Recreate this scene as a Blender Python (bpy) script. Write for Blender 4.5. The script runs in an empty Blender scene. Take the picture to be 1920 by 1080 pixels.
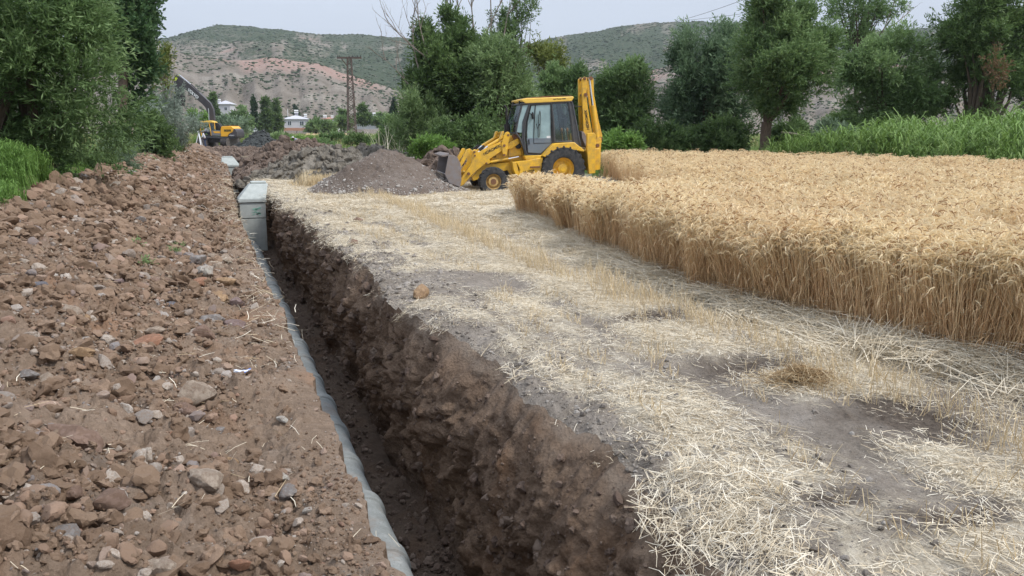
import bpy, bmesh, math, random
import numpy as np
from mathutils import Vector, Matrix, Euler

# ------------------------------------------------------------------ camera, sky, sun, exposure
random.seed(7)
rng = np.random.default_rng(7)
scn = bpy.context.scene
COL = scn.collection
CAM_H = 1.95
YAW = math.radians(20.79)
PITCH = math.atan(297 / 1493.0)
cam_data = bpy.data.cameras.new('camera')
cam_data.sensor_width = 36.0
cam_data.lens = 36.0 * 1493 / 1920
cam_data.clip_start = 0.05
cam_data.clip_end = 6000
cam = bpy.data.objects.new('camera', cam_data)
cam.location = (0, 0, CAM_H)
cam.rotation_euler = (math.pi / 2 - PITCH, 0, -YAW)
COL.objects.link(cam)
scn.camera = cam

SUN_EL, SUN_ROT = math.radians(52), math.radians(130)
world = bpy.data.worlds.new('World')
scn.world = world
world.use_nodes = True
wn, wl = world.node_tree.nodes, world.node_tree.links
wn.clear()
w_out = wn.new('ShaderNodeOutputWorld')
w_bg = wn.new('ShaderNodeBackground')
w_sky = wn.new('ShaderNodeTexSky')
w_sky.sky_type = 'NISHITA'
w_sky.sun_disc = False
w_sky.sun_elevation = SUN_EL
w_sky.sun_rotation = SUN_ROT
w_sky.dust_density = 3.0
w_bg.inputs[1].default_value = 0.1
# overcast deck: luminance climbs evenly from the horizon to the zenith, soft cloud mottling
w_tc = wn.new('ShaderNodeTexCoord')
w_sep = wn.new('ShaderNodeSeparateXYZ')
wl.new(w_tc.outputs['Generated'], w_sep.inputs[0])
w_ramp = wn.new('ShaderNodeMapRange')
w_ramp.inputs[1].default_value = 0.0; w_ramp.inputs[2].default_value = 1.0
w_ramp.inputs[3].default_value = 5.2; w_ramp.inputs[4].default_value = 13.5
wl.new(w_sep.outputs[2], w_ramp.inputs[0])
w_noise = wn.new('ShaderNodeTexNoise')
w_noise.inputs['Scale'].default_value = 2.2
w_noise.inputs['Detail'].default_value = 5
w_map = wn.new('ShaderNodeMapping'); w_map.inputs['Scale'].default_value = (1, 1, 4)
wl.new(w_tc.outputs['Generated'], w_map.inputs[0]); wl.new(w_map.outputs[0], w_noise.inputs[0])
w_nm = wn.new('ShaderNodeMapRange')
w_nm.inputs[1].default_value = .3; w_nm.inputs[2].default_value = .7
w_nm.inputs[3].default_value = .95; w_nm.inputs[4].default_value = 1.05
wl.new(w_noise.outputs[0], w_nm.inputs[0])
w_mul = wn.new('ShaderNodeMath'); w_mul.operation = 'MULTIPLY'
wl.new(w_ramp.outputs[0], w_mul.inputs[0]); wl.new(w_nm.outputs[0], w_mul.inputs[1])
w_tint = wn.new('ShaderNodeVectorMath'); w_tint.operation = 'SCALE'
w_tint.inputs[0].default_value = (0.86, 0.955, 1.12)
wl.new(w_mul.outputs[0], w_tint.inputs[3])
w_mix = wn.new('ShaderNodeMixRGB'); w_mix.inputs[0].default_value = 0.94
wl.new(w_sky.outputs[0], w_mix.inputs[1]); wl.new(w_tint.outputs[0], w_mix.inputs[2])
wl.new(w_mix.outputs[0], w_bg.inputs[0]); wl.new(w_bg.outputs[0], w_out.inputs[0])

sun_d = bpy.data.lights.new('sun', 'SUN')
sun_d.energy = 2.5
sun_d.angle = math.radians(11)
sun_d.color = (1.0, 0.96, 0.90)
sun = bpy.data.objects.new('sun', sun_d)
sun.rotation_euler = (math.pi / 2 - SUN_EL, 0, math.pi - SUN_ROT)
COL.objects.link(sun)
scn.view_settings.view_transform = 'Standard'
scn.view_settings.look = 'None'
scn.view_settings.exposure = 0.32
scn.view_settings.gamma = 1.0
scn.view_settings.use_curve_mapping = False
scn.cycles.max_bounces = 6
scn.cycles.diffuse_bounces = 3
scn.cycles.transparent_max_bounces = 8

# ------------------------------------------------------------------ where a sight line meets the place
def ray(px, py):
    r, u, f = px - 960.0, 540.0 - py, 1493.0
    fw = f * math.cos(PITCH) + u * math.sin(PITCH)
    up = u * math.cos(PITCH) - f * math.sin(PITCH)
    return (r * math.cos(YAW) + fw * math.sin(YAW), -r * math.sin(YAW) + fw * math.cos(YAW), up)
def gp(px, py, z=0.0):
    d = ray(px, py); t = (z - CAM_H) / d[2]
    return d[0] * t, d[1] * t
def at(px, F, z=0.0):                      # column of the view at forward distance F
    d = ray(px, 243)
    k = F / (d[0] * math.sin(YAW) + d[1] * math.cos(YAW))
    return d[0] * k, d[1] * k, z
def zof(py, F):
    return CAM_H + (243 - py) / 1493.0 * F * 0.981

# ------------------------------------------------------------------ noise in numpy
_perm = np.random.default_rng(3).permutation(256).astype(np.int64)
_perm = np.concatenate([_perm, _perm])
def _h(i, j, k):
    return _perm[(_perm[(_perm[i & 255] + j) & 255] + k) & 255]
_g = np.random.default_rng(4).normal(size=(256, 3)); _g /= np.linalg.norm(_g, axis=1)[:, None]
def pn(x, y, z=0.0):
    x = np.asarray(x, float); y = np.asarray(y, float); z = np.zeros_like(x) + z
    xi, yi, zi = np.floor(x).astype(np.int64), np.floor(y).astype(np.int64), np.floor(z).astype(np.int64)
    xf, yf, zf = x - xi, y - yi, z - zi
    u, v, w = [t * t * t * (t * (t * 6 - 15) + 10) for t in (xf, yf, zf)]
    out = 0
    for a in (0, 1):
        for b in (0, 1):
            for c in (0, 1):
                g = _g[_h(xi + a, yi + b, zi + c)]
                d = g[..., 0] * (xf - a) + g[..., 1] * (yf - b) + g[..., 2] * (zf - c)
                out = out + d * (u if a else 1 - u) * (v if b else 1 - v) * (w if c else 1 - w)
    return out * 1.6
def fbm(x, y, z=0.0, o=4, gain=.5):
    s, a, f = 0, 1.0, 1.0
    for _ in range(o):
        s = s + a * pn(x * f, y * f, np.asarray(z) * f + 7.3 * _); a *= gain; f *= 2.03
    return s
def clods(x, y, seed=0, dens=.75):         # domes of embedded lumps, 0..1
    x = np.asarray(x, float); y = np.asarray(y, float)
    xi, yi = np.floor(x).astype(np.int64), np.floor(y).astype(np.int64)
    best = np.zeros_like(x)
    for a in (-1, 0, 1):
        for b in (-1, 0, 1):
            h = _h(xi + a, yi + b, np.full_like(xi, seed)); h2 = _h(xi + a + 31, yi + b + 17, h)
            h3 = _h(xi + a + 5, yi + b + 91, h2)
            cx, cy = xi + a + h / 256., yi + b + h2 / 256.
            r = .25 + .5 * h3 / 256.
            an = h2 / 40.; dx, dy = x - cx, y - cy
            ex = (dx * np.cos(an) + dy * np.sin(an)); ey = (-dx * np.sin(an) + dy * np.cos(an)) * 1.5
            d = 1 - (ex * ex + ey * ey) / (r * r)
            best = np.maximum(best, np.where(h3 / 256. < dens, np.sqrt(np.clip(d, 0, 1)) * r, 0))
    return best

# ------------------------------------------------------------------ object helpers
def tag(o, label=None, cat=None, group=None, kind=None):
    if label: o['label'] = label
    if cat: o['category'] = cat
    if group: o['group'] = group
    if kind: o['kind'] = kind
    return o
def thing(name, label, cat, loc=(0, 0, 0), rz=0.0, group=None):
    o = bpy.data.objects.new(name, None); COL.objects.link(o)
    o.location = loc; o.rotation_euler = (0, 0, rz); o.empty_display_size = .3
    return tag(o, label, cat, group)
def link(name, me, parent=None, mat=None):
    o = bpy.data.objects.new(name, me); COL.objects.link(o)
    if parent: o.parent = parent
    if mat and not me.materials: me.materials.append(mat)
    return o
def np_mesh(name, V, Fc, mat=None, smooth=False, attrs=None, parent=None):
    V = np.asarray(V, np.float32); Fc = np.asarray(Fc, np.int32)
    me = bpy.data.meshes.new(name)
    n, k = Fc.shape
    me.vertices.add(len(V)); me.vertices.foreach_set('co', V.ravel())
    me.loops.add(n * k); me.loops.foreach_set('vertex_index', Fc.ravel())
    me.polygons.add(n); me.polygons.foreach_set('loop_start', np.arange(0, n * k, k, dtype=np.int32))
    me.polygons.foreach_set('loop_total', np.full(n, k, np.int32))
    if smooth: me.polygons.foreach_set('use_smooth', np.ones(n, bool))
    for an, av in (attrs or {}).items():
        av = np.asarray(av, np.float32)
        a = me.attributes.new(an, 'FLOAT', 'POINT'); a.data.foreach_set('value', av)
    me.update(calc_edges=True)
    o = link(name, me, parent, mat)
    return o
def grid_faces(nr, nc, off=0):
    i = np.arange(nr - 1)[:, None] * nc + np.arange(nc - 1)[None, :] + off
    return np.stack([i, i + 1, i + nc + 1, i + nc], -1).reshape(-1, 4)

class MB:
    """collects solid shapes into one mesh"""
    def __init__(s): s.bm = bmesh.new()
    def _add(s, vs, fs):
        v = [s.bm.verts.new(p) for p in vs]
        for f in fs:
            try: s.bm.faces.new([v[i] for i in f])
            except ValueError: pass
        return s
    def box(s, c, d, rot=None):
        hx, hy, hz = d[0] / 2, d[1] / 2, d[2] / 2
        P = [Vector((x, y, z)) for x in (-hx, hx) for y in (-hy, hy) for z in (-hz, hz)]
        if rot: R = Euler(rot).to_matrix(); P = [R @ p for p in P]
        P = [p + Vector(c) for p in P]
        return s._add(P, [(0, 1, 3, 2), (4, 6, 7, 5), (0, 4, 5, 1), (2, 3, 7, 6), (0, 2, 6, 4), (1, 5, 7, 3)])
    def prism(s, pts, y0, y1):              # outline in (x, z), thickness along y
        n = len(pts)
        A = [(p[0], y0, p[1]) for p in pts]; B = [(p[0], y1, p[1]) for p in pts]
        fs = [tuple(range(n)), tuple(range(2 * n - 1, n - 1, -1))]
        fs += [(i, i + n, (i + 1) % n + n, (i + 1) % n) for i in range(n)]
        s._add(A + B, fs); return s
    def tube(s, pts, r, n=10, cap=True):
        pts = [Vector(p) for p in pts]
        rs = r if isinstance(r, (list, tuple)) else [r] * len(pts)
        up = Vector((0, 0, 1)); rings = []
        a = None
        for i, p in enumerate(pts):
            d = (pts[min(i + 1, len(pts) - 1)] - pts[max(i - 1, 0)]).normalized()
            if a is None: a = d.cross(up if abs(d.z) < .95 else Vector((1, 0, 0))).normalized()
            else: a = (a - d * a.dot(d)).normalized()
            b = d.cross(a)
            rings.append([s.bm.verts.new(p + (a * math.cos(t) + b * math.sin(t)) * rs[i])
                          for t in [2 * math.pi * k / n for k in range(n)]])
        for i in range(len(rings) - 1):
            for k in range(n):
                s.bm.faces.new([rings[i][k], rings[i][(k + 1) % n], rings[i + 1][(k + 1) % n], rings[i + 1][k]])
        if cap:
            s.bm.faces.new(rings[0][::-1]); s.bm.faces.new(rings[-1])
        return s
    def cyl(s, p0, p1, r, n=16): return s.tube([p0, p1], r, n)
    def lathe(s, prof, c, n=28, axis='y'):  # prof: (radius, offset along axis)
        rings = []
        for (r, h) in prof:
            ring = []
            for k in range(n):
                t = 2 * math.pi * k / n
                if axis == 'y': q = (c[0] + r * math.cos(t), c[1] + h, c[2] + r * math.sin(t))
                else: q = (c[0] + r * math.cos(t), c[1] + r * math.sin(t), c[2] + h)
                ring.append(s.bm.verts.new(q))
            rings.append(ring)
        for i in range(len(rings) - 1):
            for k in range(n):
                s.bm.faces.new([rings[i][k], rings[i][(k + 1) % n], rings[i + 1][(k + 1) % n], rings[i + 1][k]])
        return s
    def ball(s, c, r, seg=10, ring=7, sc=(1, 1, 1)):
        m = Matrix.Translation(c) @ Matrix.Diagonal((r * sc[0], r * sc[1], r * sc[2], 1))
        bmesh.ops.create_uvsphere(s.bm, u_segments=seg, v_segments=ring, radius=1, matrix=m); return s
    def build(s, name, mat, parent=None, bevel=0.0, smooth=True, seg=2):
        bmesh.ops.recalc_face_normals(s.bm, faces=s.bm.faces)
        me = bpy.data.meshes.new(name); s.bm.to_mesh(me); s.bm.free()
        if smooth:
            for p in me.polygons: p.use_smooth = True
            try: me.set_sharp_from_angle(angle=math.radians(38))
            except Exception: pass
        o = link(name, me, parent, mat)
        if bevel:
            b = o.modifiers.new('bevel', 'BEVEL'); b.width = bevel; b.segments = seg; b.limit_method = 'ANGLE'
            b.angle_limit = math.radians(35)
        return o

def copy_tree(o, parent=None):
    c = o.copy(); COL.objects.link(c); c.parent = parent
    for ch in list(o.children): copy_tree(ch, c)
    return c

# ------------------------------------------------------------------ materials
def new_mat(name):
    m = bpy.data.materials.new(name); m.use_nodes = True
    nt = m.node_tree; b = nt.nodes['Principled BSDF']
    b.inputs['Specular IOR Level'].default_value = .25
    return m, nt, b
def noise_node(nt, scale, detail=6, rough=.6, coord='Object', dist=0.0, stretch=None):
    tc = nt.nodes.new('ShaderNodeTexCoord'); n = nt.nodes.new('ShaderNodeTexNoise')
    n.inputs['Scale'].default_value = scale; n.inputs['Detail'].default_value = detail
    n.inputs['Roughness'].default_value = rough; n.inputs['Distortion'].default_value = dist
    if stretch:
        mp = nt.nodes.new('ShaderNodeMapping'); mp.inputs['Scale'].default_value = stretch
        nt.links.new(tc.outputs[coord], mp.inputs[0]); nt.links.new(mp.outputs[0], n.inputs[0])
    else: nt.links.new(tc.outputs[coord], n.inputs[0])
    return n.outputs[0]
def ramp(nt, src, stops):
    r = nt.nodes.new('ShaderNodeValToRGB'); nt.links.new(src, r.inputs[0])
    e = r.color_ramp.elements
    while len(e) < len(stops): e.new(.5)
    for i, (p, c) in enumerate(stops):
        e[i].position = p; e[i].color = (*c, 1) if len(c) == 3 else c
    return r.outputs[0]
def mix(nt, fac, a, b, mode='MIX'):
    m = nt.nodes.new('ShaderNodeMixRGB'); m.blend_type = mode
    for s, v in ((0, fac), (1, a), (2, b)):
        if hasattr(v, 'links'): nt.links.new(v, m.inputs[s])
        elif isinstance(v, (int, float)): m.inputs[s].default_value = v
        else: m.inputs[s].default_value = (*v, 1)
    return m.outputs[0]
def math_node(nt, op, a, b=0.0, clamp=False):
    m = nt.nodes.new('ShaderNodeMath'); m.operation = op; m.use_clamp = clamp
    for s, v in ((0, a), (1, b)):
        if hasattr(v, 'links'): nt.links.new(v, m.inputs[s])
        else: m.inputs[s].default_value = v
    return m.outputs[0]
def remap(nt, v, a, b, c=0.0, d=1.0):
    m = nt.nodes.new('ShaderNodeMapRange'); nt.links.new(v, m.inputs[0])
    for i, x in enumerate((a, b, c, d)): m.inputs[i + 1].default_value = x
    return m.outputs[0]
def attr(nt, name):
    a = nt.nodes.new('ShaderNodeAttribute'); a.attribute_name = name; return a.outputs['Fac']
def bump(nt, b, h, strength=.5, dist=.02, prev=None):
    n = nt.nodes.new('ShaderNodeBump'); n.inputs['Strength'].default_value = strength
    n.inputs['Distance'].default_value = dist; nt.links.new(h, n.inputs['Height'])
    if prev: nt.links.new(prev, n.inputs['Normal'])
    nt.links.new(n.outputs[0], b.inputs['Normal']); return n.outputs[0]

def soil_mat(name, dark, mid, light, fine=60.0):
    m, nt, b = new_mat(name)
    n1 = noise_node(nt, 1.3, 8, .65); n2 = noise_node(nt, 14, 8, .7); n3 = noise_node(nt, fine, 6, .75)
    c = ramp(nt, n1, [(.3, dark), (.5, mid), (.72, light)])
    c = mix(nt, remap(nt, n2, .35, .7), mix(nt, .5, c, dark), mix(nt, .35, c, light))
    c = mix(nt, remap(nt, n3, .58, .75, 0, .55), c, tuple(min(1, x * 1.7 + .03) for x in light))
    c = mix(nt, remap(nt, n3, .25, .42, .45, 0), c, tuple(x * .6 for x in dark))
    nt.links.new(c, b.inputs['Base Color']); b.inputs['Roughness'].default_value = .95
    b.inputs['Specular IOR Level'].default_value = .12
    v = nt.nodes.new('ShaderNodeTexVoronoi'); tc = nt.nodes.new('ShaderNodeTexCoord')
    v.inputs['Scale'].default_value = 34; nt.links.new(tc.outputs['Object'], v.inputs[0])
    p = bump(nt, b, v.outputs['Distance'], .55, .02)
    p = bump(nt, b, n2, .7, .05, p); bump(nt, b, n3, .8, .012, p)
    return m, nt, b, c
def plain(name, col, rough=.6, metal=0.0, dirt=None, dirt_amt=.35, dirt_scale=6, spec=.3, bmp=0.0):
    m, nt, b = new_mat(name)
    b.inputs['Roughness'].default_value = rough; b.inputs['Metallic'].default_value = metal
    b.inputs['Specular IOR Level'].default_value = spec
    n = noise_node(nt, dirt_scale, 8, .7)
    d = dirt or tuple(x * .6 for x in col)
    c = mix(nt, remap(nt, n, .42, .72, 0, dirt_amt), col, d)
    n2 = noise_node(nt, dirt_scale * 9, 4, .6)
    c = mix(nt, remap(nt, n2, .3, .7, 0, .12), c, tuple(x * .5 for x in col))
    nt.links.new(c, b.inputs['Base Color'])
    if bmp: bump(nt, b, n2, bmp, .01)
    return m
def leaf_mat(name, c_dark, c_mid, c_light, trans=.38):
    m, nt, b = new_mat(name)
    cool = lambda q: (q[0] * 1.08, q[1] * 1.15, q[2] * 1.02)
    c = ramp(nt, attr(nt, 'tone'), [(0, cool(c_dark)), (.5, cool(c_mid)), (1, cool(c_light))])
    nt.links.new(c, b.inputs['Base Color']); b.inputs['Roughness'].default_value = .55
    b.inputs['Specular IOR Level'].default_value = .3
    t = nt.nodes.new('ShaderNodeBsdfTranslucent'); nt.links.new(c, t.inputs[0])
    ms = nt.nodes.new('ShaderNodeMixShader'); ms.inputs[0].default_value = trans
    out = nt.nodes['Material Output']
    nt.links.new(b.outputs[0], ms.inputs[1]); nt.links.new(t.outputs[0], ms.inputs[2]); nt.links.new(ms.outputs[0], out.inputs[0])
    return m

# ------------------------------------------------------------------ scatter (only for what nobody could count)
_hidden = {}
def scatter(name, pts, rots, scl, idx, variants, label, cat, kind='stuff'):
    """one object: a cloud of points, each carrying one of the variant meshes"""
    me = bpy.data.meshes.new(name); n = len(pts)
    me.vertices.add(n); me.vertices.foreach_set('co', np.asarray(pts, np.float32).ravel())
    a = me.attributes.new('rot', 'FLOAT_VECTOR', 'POINT'); a.data.foreach_set('vector', np.asarray(rots, np.float32).ravel())
    a = me.attributes.new('scl', 'FLOAT_VECTOR', 'POINT')
    scl = np.asarray(scl, np.float32)
    if scl.ndim == 1: scl = np.repeat(scl[:, None], 3, 1)
    a.data.foreach_set('vector', scl.ravel())
    a = me.attributes.new('idx', 'INT', 'POINT'); a.data.foreach_set('value', np.asarray(idx, np.int32))
    o = link(name, me)
    coll = bpy.data.collections.new(name + '_pieces')
    for i, v in enumerate(variants):
        q = bpy.data.objects.new('%s_piece_%02d' % (name, i), v); coll.objects.link(q)
    ng = bpy.data.node_groups.new(name, 'GeometryNodeTree')
    ng.interface.new_socket('Geometry', in_out='INPUT', socket_type='NodeSocketGeometry')
    ng.interface.new_socket('Geometry', in_out='OUTPUT', socket_type='NodeSocketGeometry')
    N, L = ng.nodes, ng.links
    gi, go = N.new('NodeGroupInput'), N.new('NodeGroupOutput')
    iop = N.new('GeometryNodeInstanceOnPoints'); ci = N.new('GeometryNodeCollectionInfo')
    ci.inputs[0].default_value = coll; ci.inputs['Separate Children'].default_value = True
    ci.inputs['Reset Children'].default_value = True
    iop.inputs['Pick Instance'].default_value = True
    def na(nm, t):
        q = N.new('GeometryNodeInputNamedAttribute'); q.data_type = t; q.inputs[0].default_value = nm
        return q.outputs['Attribute']
    L.new(gi.outputs[0], iop.inputs['Points']); L.new(ci.outputs[0], iop.inputs['Instance'])
    L.new(na('idx', 'INT'), iop.inputs['Instance Index'])
    e2r = N.new('FunctionNodeEulerToRotation')
    L.new(na('rot', 'FLOAT_VECTOR'), e2r.inputs[0]); L.new(e2r.outputs[0], iop.inputs['Rotation'])
    L.new(na('scl', 'FLOAT_VECTOR'), iop.inputs['Scale'])
    L.new(iop.outputs[0], go.inputs[0])
    md = o.modifiers.new('scatter', 'NODES'); md.node_group = ng
    return tag(o, label, cat, kind=kind)
def raw_mesh(name, V, Fc, mat, attrs=None, smooth=False):
    o = np_mesh(name, V, Fc, mat, smooth, attrs); me = o.data
    bpy.data.objects.remove(o); return me
# ------------------------------------------------------------------ terrain
EL = [(-50, .75), (0, .71), (5, .675), (12, .64), (20, .62), (30, .75), (36, .95), (61, 1.25), (95, .9), (2000, .9)]
ER = [(-50, 1.9), (1, 1.98), (2.7, 2.10), (3.75, 2.32), (4.6, 2.36), (5.6, 2.2), (6.3, 2.32), (7.2, 2.2), (8.0, 2.02), (8.7, 1.84),
      (10, 1.98), (11.4, 2.07), (13.4, 2.0), (19.5, 1.95), (29, 1.9), (36, 2.0), (60, 2.5), (95, 2.4), (2000, 2.4)]
def edgeL(y):
    y = np.asarray(y, float)
    return np.interp(y, *zip(*EL)) + .055 * pn(y * 1.1, 3.3) + .04 * pn(y * 3.7, 9.3) + .028 * pn(y * 9, 1.3) + .014 * pn(y * 21, 1.3)
def edgeR(y):
    y = np.asarray(y, float)
    return np.interp(y, *zip(*ER)) + .05 * pn(y * 1.9, 13.3) + .03 * pn(y * 6.1, 19.3) + .012 * pn(y * 17, 5.3)
def depth(y):
    y = np.asarray(y, float)
    return np.interp(y, [-60, -40, 84, 90, 4000], [0, 1.78, 1.78, 0, 0])
def sstep(x, a, b):
    t = np.clip((x - a) / (b - a), 0, 1); return t * t * (3 - 2 * t)
def spoil_base(x, y):
    """smooth height of the bank left of the trench"""
    s = edgeL(y) - x
    crest = 3.1 + .25 * pn(y * .35, 4.4) - np.interp(y, [0, 24, 40, 80, 200], [0, .25, .3, 1.2, 1.2])
    z = np.interp(s / np.maximum(crest, .8), [0, .15, .4, .75, 1.0, 1.35, 2.0, 3.0], [0, .03, .24, .7, 1.0, .7, .3, .1])
    hgt = np.interp(y, [-30, 0, 30, 70, 95, 110], [.9, 1.0, .98, .8, .5, .1])
    z = z * hgt
    far = sstep(s, 6, 9)
    return z * (1 - far) + far * .05
def left_h(x, y):
    s = edgeL(y) - x
    a = np.clip(s / .35, .12, 1)
    wx = x + .10 * pn(x * 5, y * 5, 71.) + .05 * pn(x * 13, y * 13, 72.); wy = y + .10 * pn(x * 5, y * 5, 73.) + .05 * pn(x * 13, y * 13, 74.)
    near = np.interp(y, [0, 30, 90, 130], [1, 1, .8, 0]) * (1 - sstep(s, 6, 9))
    z = spoil_base(x, y) + a * near * (.11 * fbm(x * .9, y * .9, 1., 3) + .07 * fbm(x * 3.4, y * 3.4, 2., 5, .62)
        + .12 * clods(wx * 2.0, wy * 2.0, 1, .3) + .08 * clods(wx * 5.0, wy * 5.0, 2, .45) * (.6 + .8 * np.clip(fbm(x, y, 9., 2) + .5, 0, 1)) + .045 * clods(wx * 12, wy * 12, 3, .8) + .03 * np.abs(pn(x * 9, y * 9, 75.)) + .025 * fbm(x * 15, y * 15, 4., 3, .7))
    lip = -.02 * np.exp(-np.clip(s, 0, 9) / .07) * near
    return z - .02 + lip
def ruts(x, y):
    r = 0
    for c, w, d in ((3.5, .22, .035), (5.15, .25, .03)):
        r = r - d * np.exp(-((x - c - .15 * np.sin(y * .3)) / w) ** 2)
    return r
HOLES = [(gp(1385, 685), .50, .30, .09), (gp(1700, 775), .55, .45, .05), (gp(1800, 965), .35, .10, .03), (gp(1225, 592), .35, .22, .05), (gp(1560, 930), .2, .10, .03), (gp(800, 385), .35, .5, .04)]
def right_h(x, y):
    s = x - edgeR(y)
    near = np.interp(y, [0, 40, 120], [1, 1, .2]) * (1 - sstep(x, 25, 60))
    a = np.clip(s / .4, .2, 1)
    z = near * a * (.045 * fbm(x * .8, y * .8, 5., 3) + .016 * fbm(x * 5, y * 5, 6., 4, .6) + .02 * clods(x * 7, y * 7, 5, .3) + ruts(x, y))
    shoulder = np.interp(y, [0, 3.4, 4.5, 6.5, 7.4, 9, 40], [.30, .30, .32, .30, .10, .06, .05])
    z = z - (shoulder * .45) * np.exp(-np.clip(s, 0, 9) / shoulder)
    z = z + near * np.exp(-np.clip(s, 0, 9) / .35) * (.05 * fbm(x * 4, y * 4, 8., 4) + .08 * clods(x * 6, y * 6, 7, .6))
    for (hx, hy), rx, ry, d in HOLES:
        q = ((x - hx) / rx) ** 2 + ((y - hy) / ry) ** 2
        z = z - d * np.exp(-q) + d * .7 * np.exp(-((np.sqrt(q) - 1.5) / .4) ** 2) * .5 + np.exp(-q) * .03 * clods(x * 12, y * 12, 9, .9)
    # grassy rise past the field
    return z
def ground_z(x, y):
    x = np.asarray(x, float); y = np.asarray(y, float)
    return np.where(x < edgeL(y), left_h(x, y), np.where(x > edgeR(y), right_h(x, y), -depth(y)))
def gz(x, y): return float(ground_z(np.array([x]), np.array([y]))[0])

rowsY = [-1500., -700, -300, -120, -60, -30, -18, -12, -9]
y = -7.0
while y < 1500:
    rowsY.append(y)
    y += .15 if y < 1.4 else (max(.018, .0062 * y) if y < 30 else (.016 * y if y < 120 else .08 * y))
rowsY = np.array(rowsY + [1700.]); NR = len(rowsY)
def cols(dx, n, lim, rate):
    s = list(np.arange(0, n) * dx); st = dx
    while s[-1] < lim: st *= rate; s.append(s[-1] + st)
    return np.array(s)
sL = cols(.0185, 215, 1500, 1.11); sR = cols(.025, 165, 1500, 1.09)
Y = rowsY[:, None]
xl, xr = edgeL(Y), edgeR(Y); dep = depth(Y)
XL_ = xl - sL[None, ::-1]; YL_ = np.repeat(Y, len(sL), 1); ZL_ = left_h(XL_, YL_)
XR_ = xr + sR[None, :]; YR_ = np.repeat(Y, len(sR), 1); ZR_ = right_h(XR_, YR_)
# left wall, floor, right wall
nv = 14; v = np.linspace(0, 1, nv + 2)[1:-1][None, ::-1]
zt = ZL_[:, -1:]; Zlw = -dep + (zt + dep) * v; Xlw = xl + (.10 * (1 - v)) + .0 * Y
Xlw = Xlw + .05 * fbm(Y * 1.7 + 0 * v, Zlw * 2.5, 3., 4) * np.sin(np.pi * v) + .03 * clods(Y * 6 + 0 * v, Zlw * 6, 11, .7)
nf = 22; f = np.linspace(0, 1, nf)[None, :]
xlb = xl + .12; xrb = 1.76 + .06 * pn(Y * .8, 2.2) + np.interp(Y, [0, 30, 60, 95], [0, .02, .5, .5]) + 0 * Y
Xf = xlb + (xrb - xlb) * f; Zf = -dep + .04 * fbm(Xf * 3, Y * 3 + 0 * f, 1., 4) + .10 * clods(Xf * 4, Y * 4 + 0 * f, 12, .45) + .06 * np.clip(f - .75, 0, 1)
Yf = Y + 0 * f
nw = 74; w = np.linspace(0, 1, nw + 2)[1:-1][None, :]
zt = ZR_[:, :1]; Zw = -dep + (zt + dep) * w
pw = np.interp(Y, [0, 3, 5.5, 6.8, 8, 12, 40], [3.6, 3.8, 4.0, 4.6, 5.0, 4.5, 4.0])
Xw = xrb + (xr - xrb) * w ** pw
Yw0 = Y + 0 * w
bul = np.sin(np.pi * np.clip(w, 0, 1)) ** .6
wy1 = Yw0 + .35 * pn(Yw0 * 1.3, Zw * 1.3, 31.); wz1 = Zw + .35 * pn(Yw0 * 1.3, Zw * 1.3, 32.)
dX = bul * (.17 * fbm(Yw0 * .8, Zw * .35, 4., 3) + .15 * fbm(wy1 * 2.4, wz1 * 1.5, 5., 5, .62) + .05 * np.abs(pn(wy1 * 7, wz1 * 5, 6.)) + .035 * fbm(Yw0 * 14, Zw * 14, 6., 3, .6)) \
    - bul * (.18 * clods(wy1 * 1.5 + .2 * pn(Yw0 * 5, Zw * 5, 76.), wz1 * 2.2 + .2 * pn(Yw0 * 5, Zw * 5, 77.), 21, .45) + .07 * clods(wy1 * 6.5, wz1 * 6.5, 22, .25) + .05 * np.abs(pn(wy1 * 9, wz1 * 9, 78.)) + .03 * clods(Yw0 * 15, Zw * 15, 23, .5))
rid = 1 - np.abs(pn(Yw0 * 2.2 + .6 * Zw, Zw * .5, 8.)) * 2
dX = dX + bul * .13 * np.clip(rid, -1, 1) * np.clip(1.2 - w, 0, 1)
Xw = Xw + dX * np.interp(Y, [-20, 90, 95], [1, 1, 0]); Zw = Zw + bul * .03 * fbm(Yw0 * 5, Zw * 5, 9., 3)
Yw = Yw0 + bul * .03 * fbm(Yw0 * 5, Zw * 5, 12., 3)
X_ = np.concatenate([XL_, Xlw, Xf, Xw, XR_], 1)
Y_ = np.concatenate([YL_, Y + 0 * Xlw, Yf, Yw, YR_], 1)
Z_ = np.concatenate([ZL_, Zlw, Zf, Zw, ZR_], 1)
cL, cW, cF, cR = len(sL), nv, nf, nw
i0, i1, i2, i3 = cL, cL + cW, cL + cW + cF, cL + cW + cF + cR
NC = X_.shape[1]

def sub(name, c0, c1, mat, attrs):
    V = np.stack([X_[:, c0:c1], Y_[:, c0:c1], Z_[:, c0:c1]], -1).reshape(-1, 3)
    o = np_mesh(name, V, grid_faces(NR, c1 - c0), mat, True, {k: a.reshape(-1) for k, a in attrs.items()})
    return tag(o, kind='structure')

m_spoil, nt, b, c_sp = soil_mat('spoil soil', (.13, .09, .064), (.22, .16, .115), (.335, .25, .188), 55)
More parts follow.
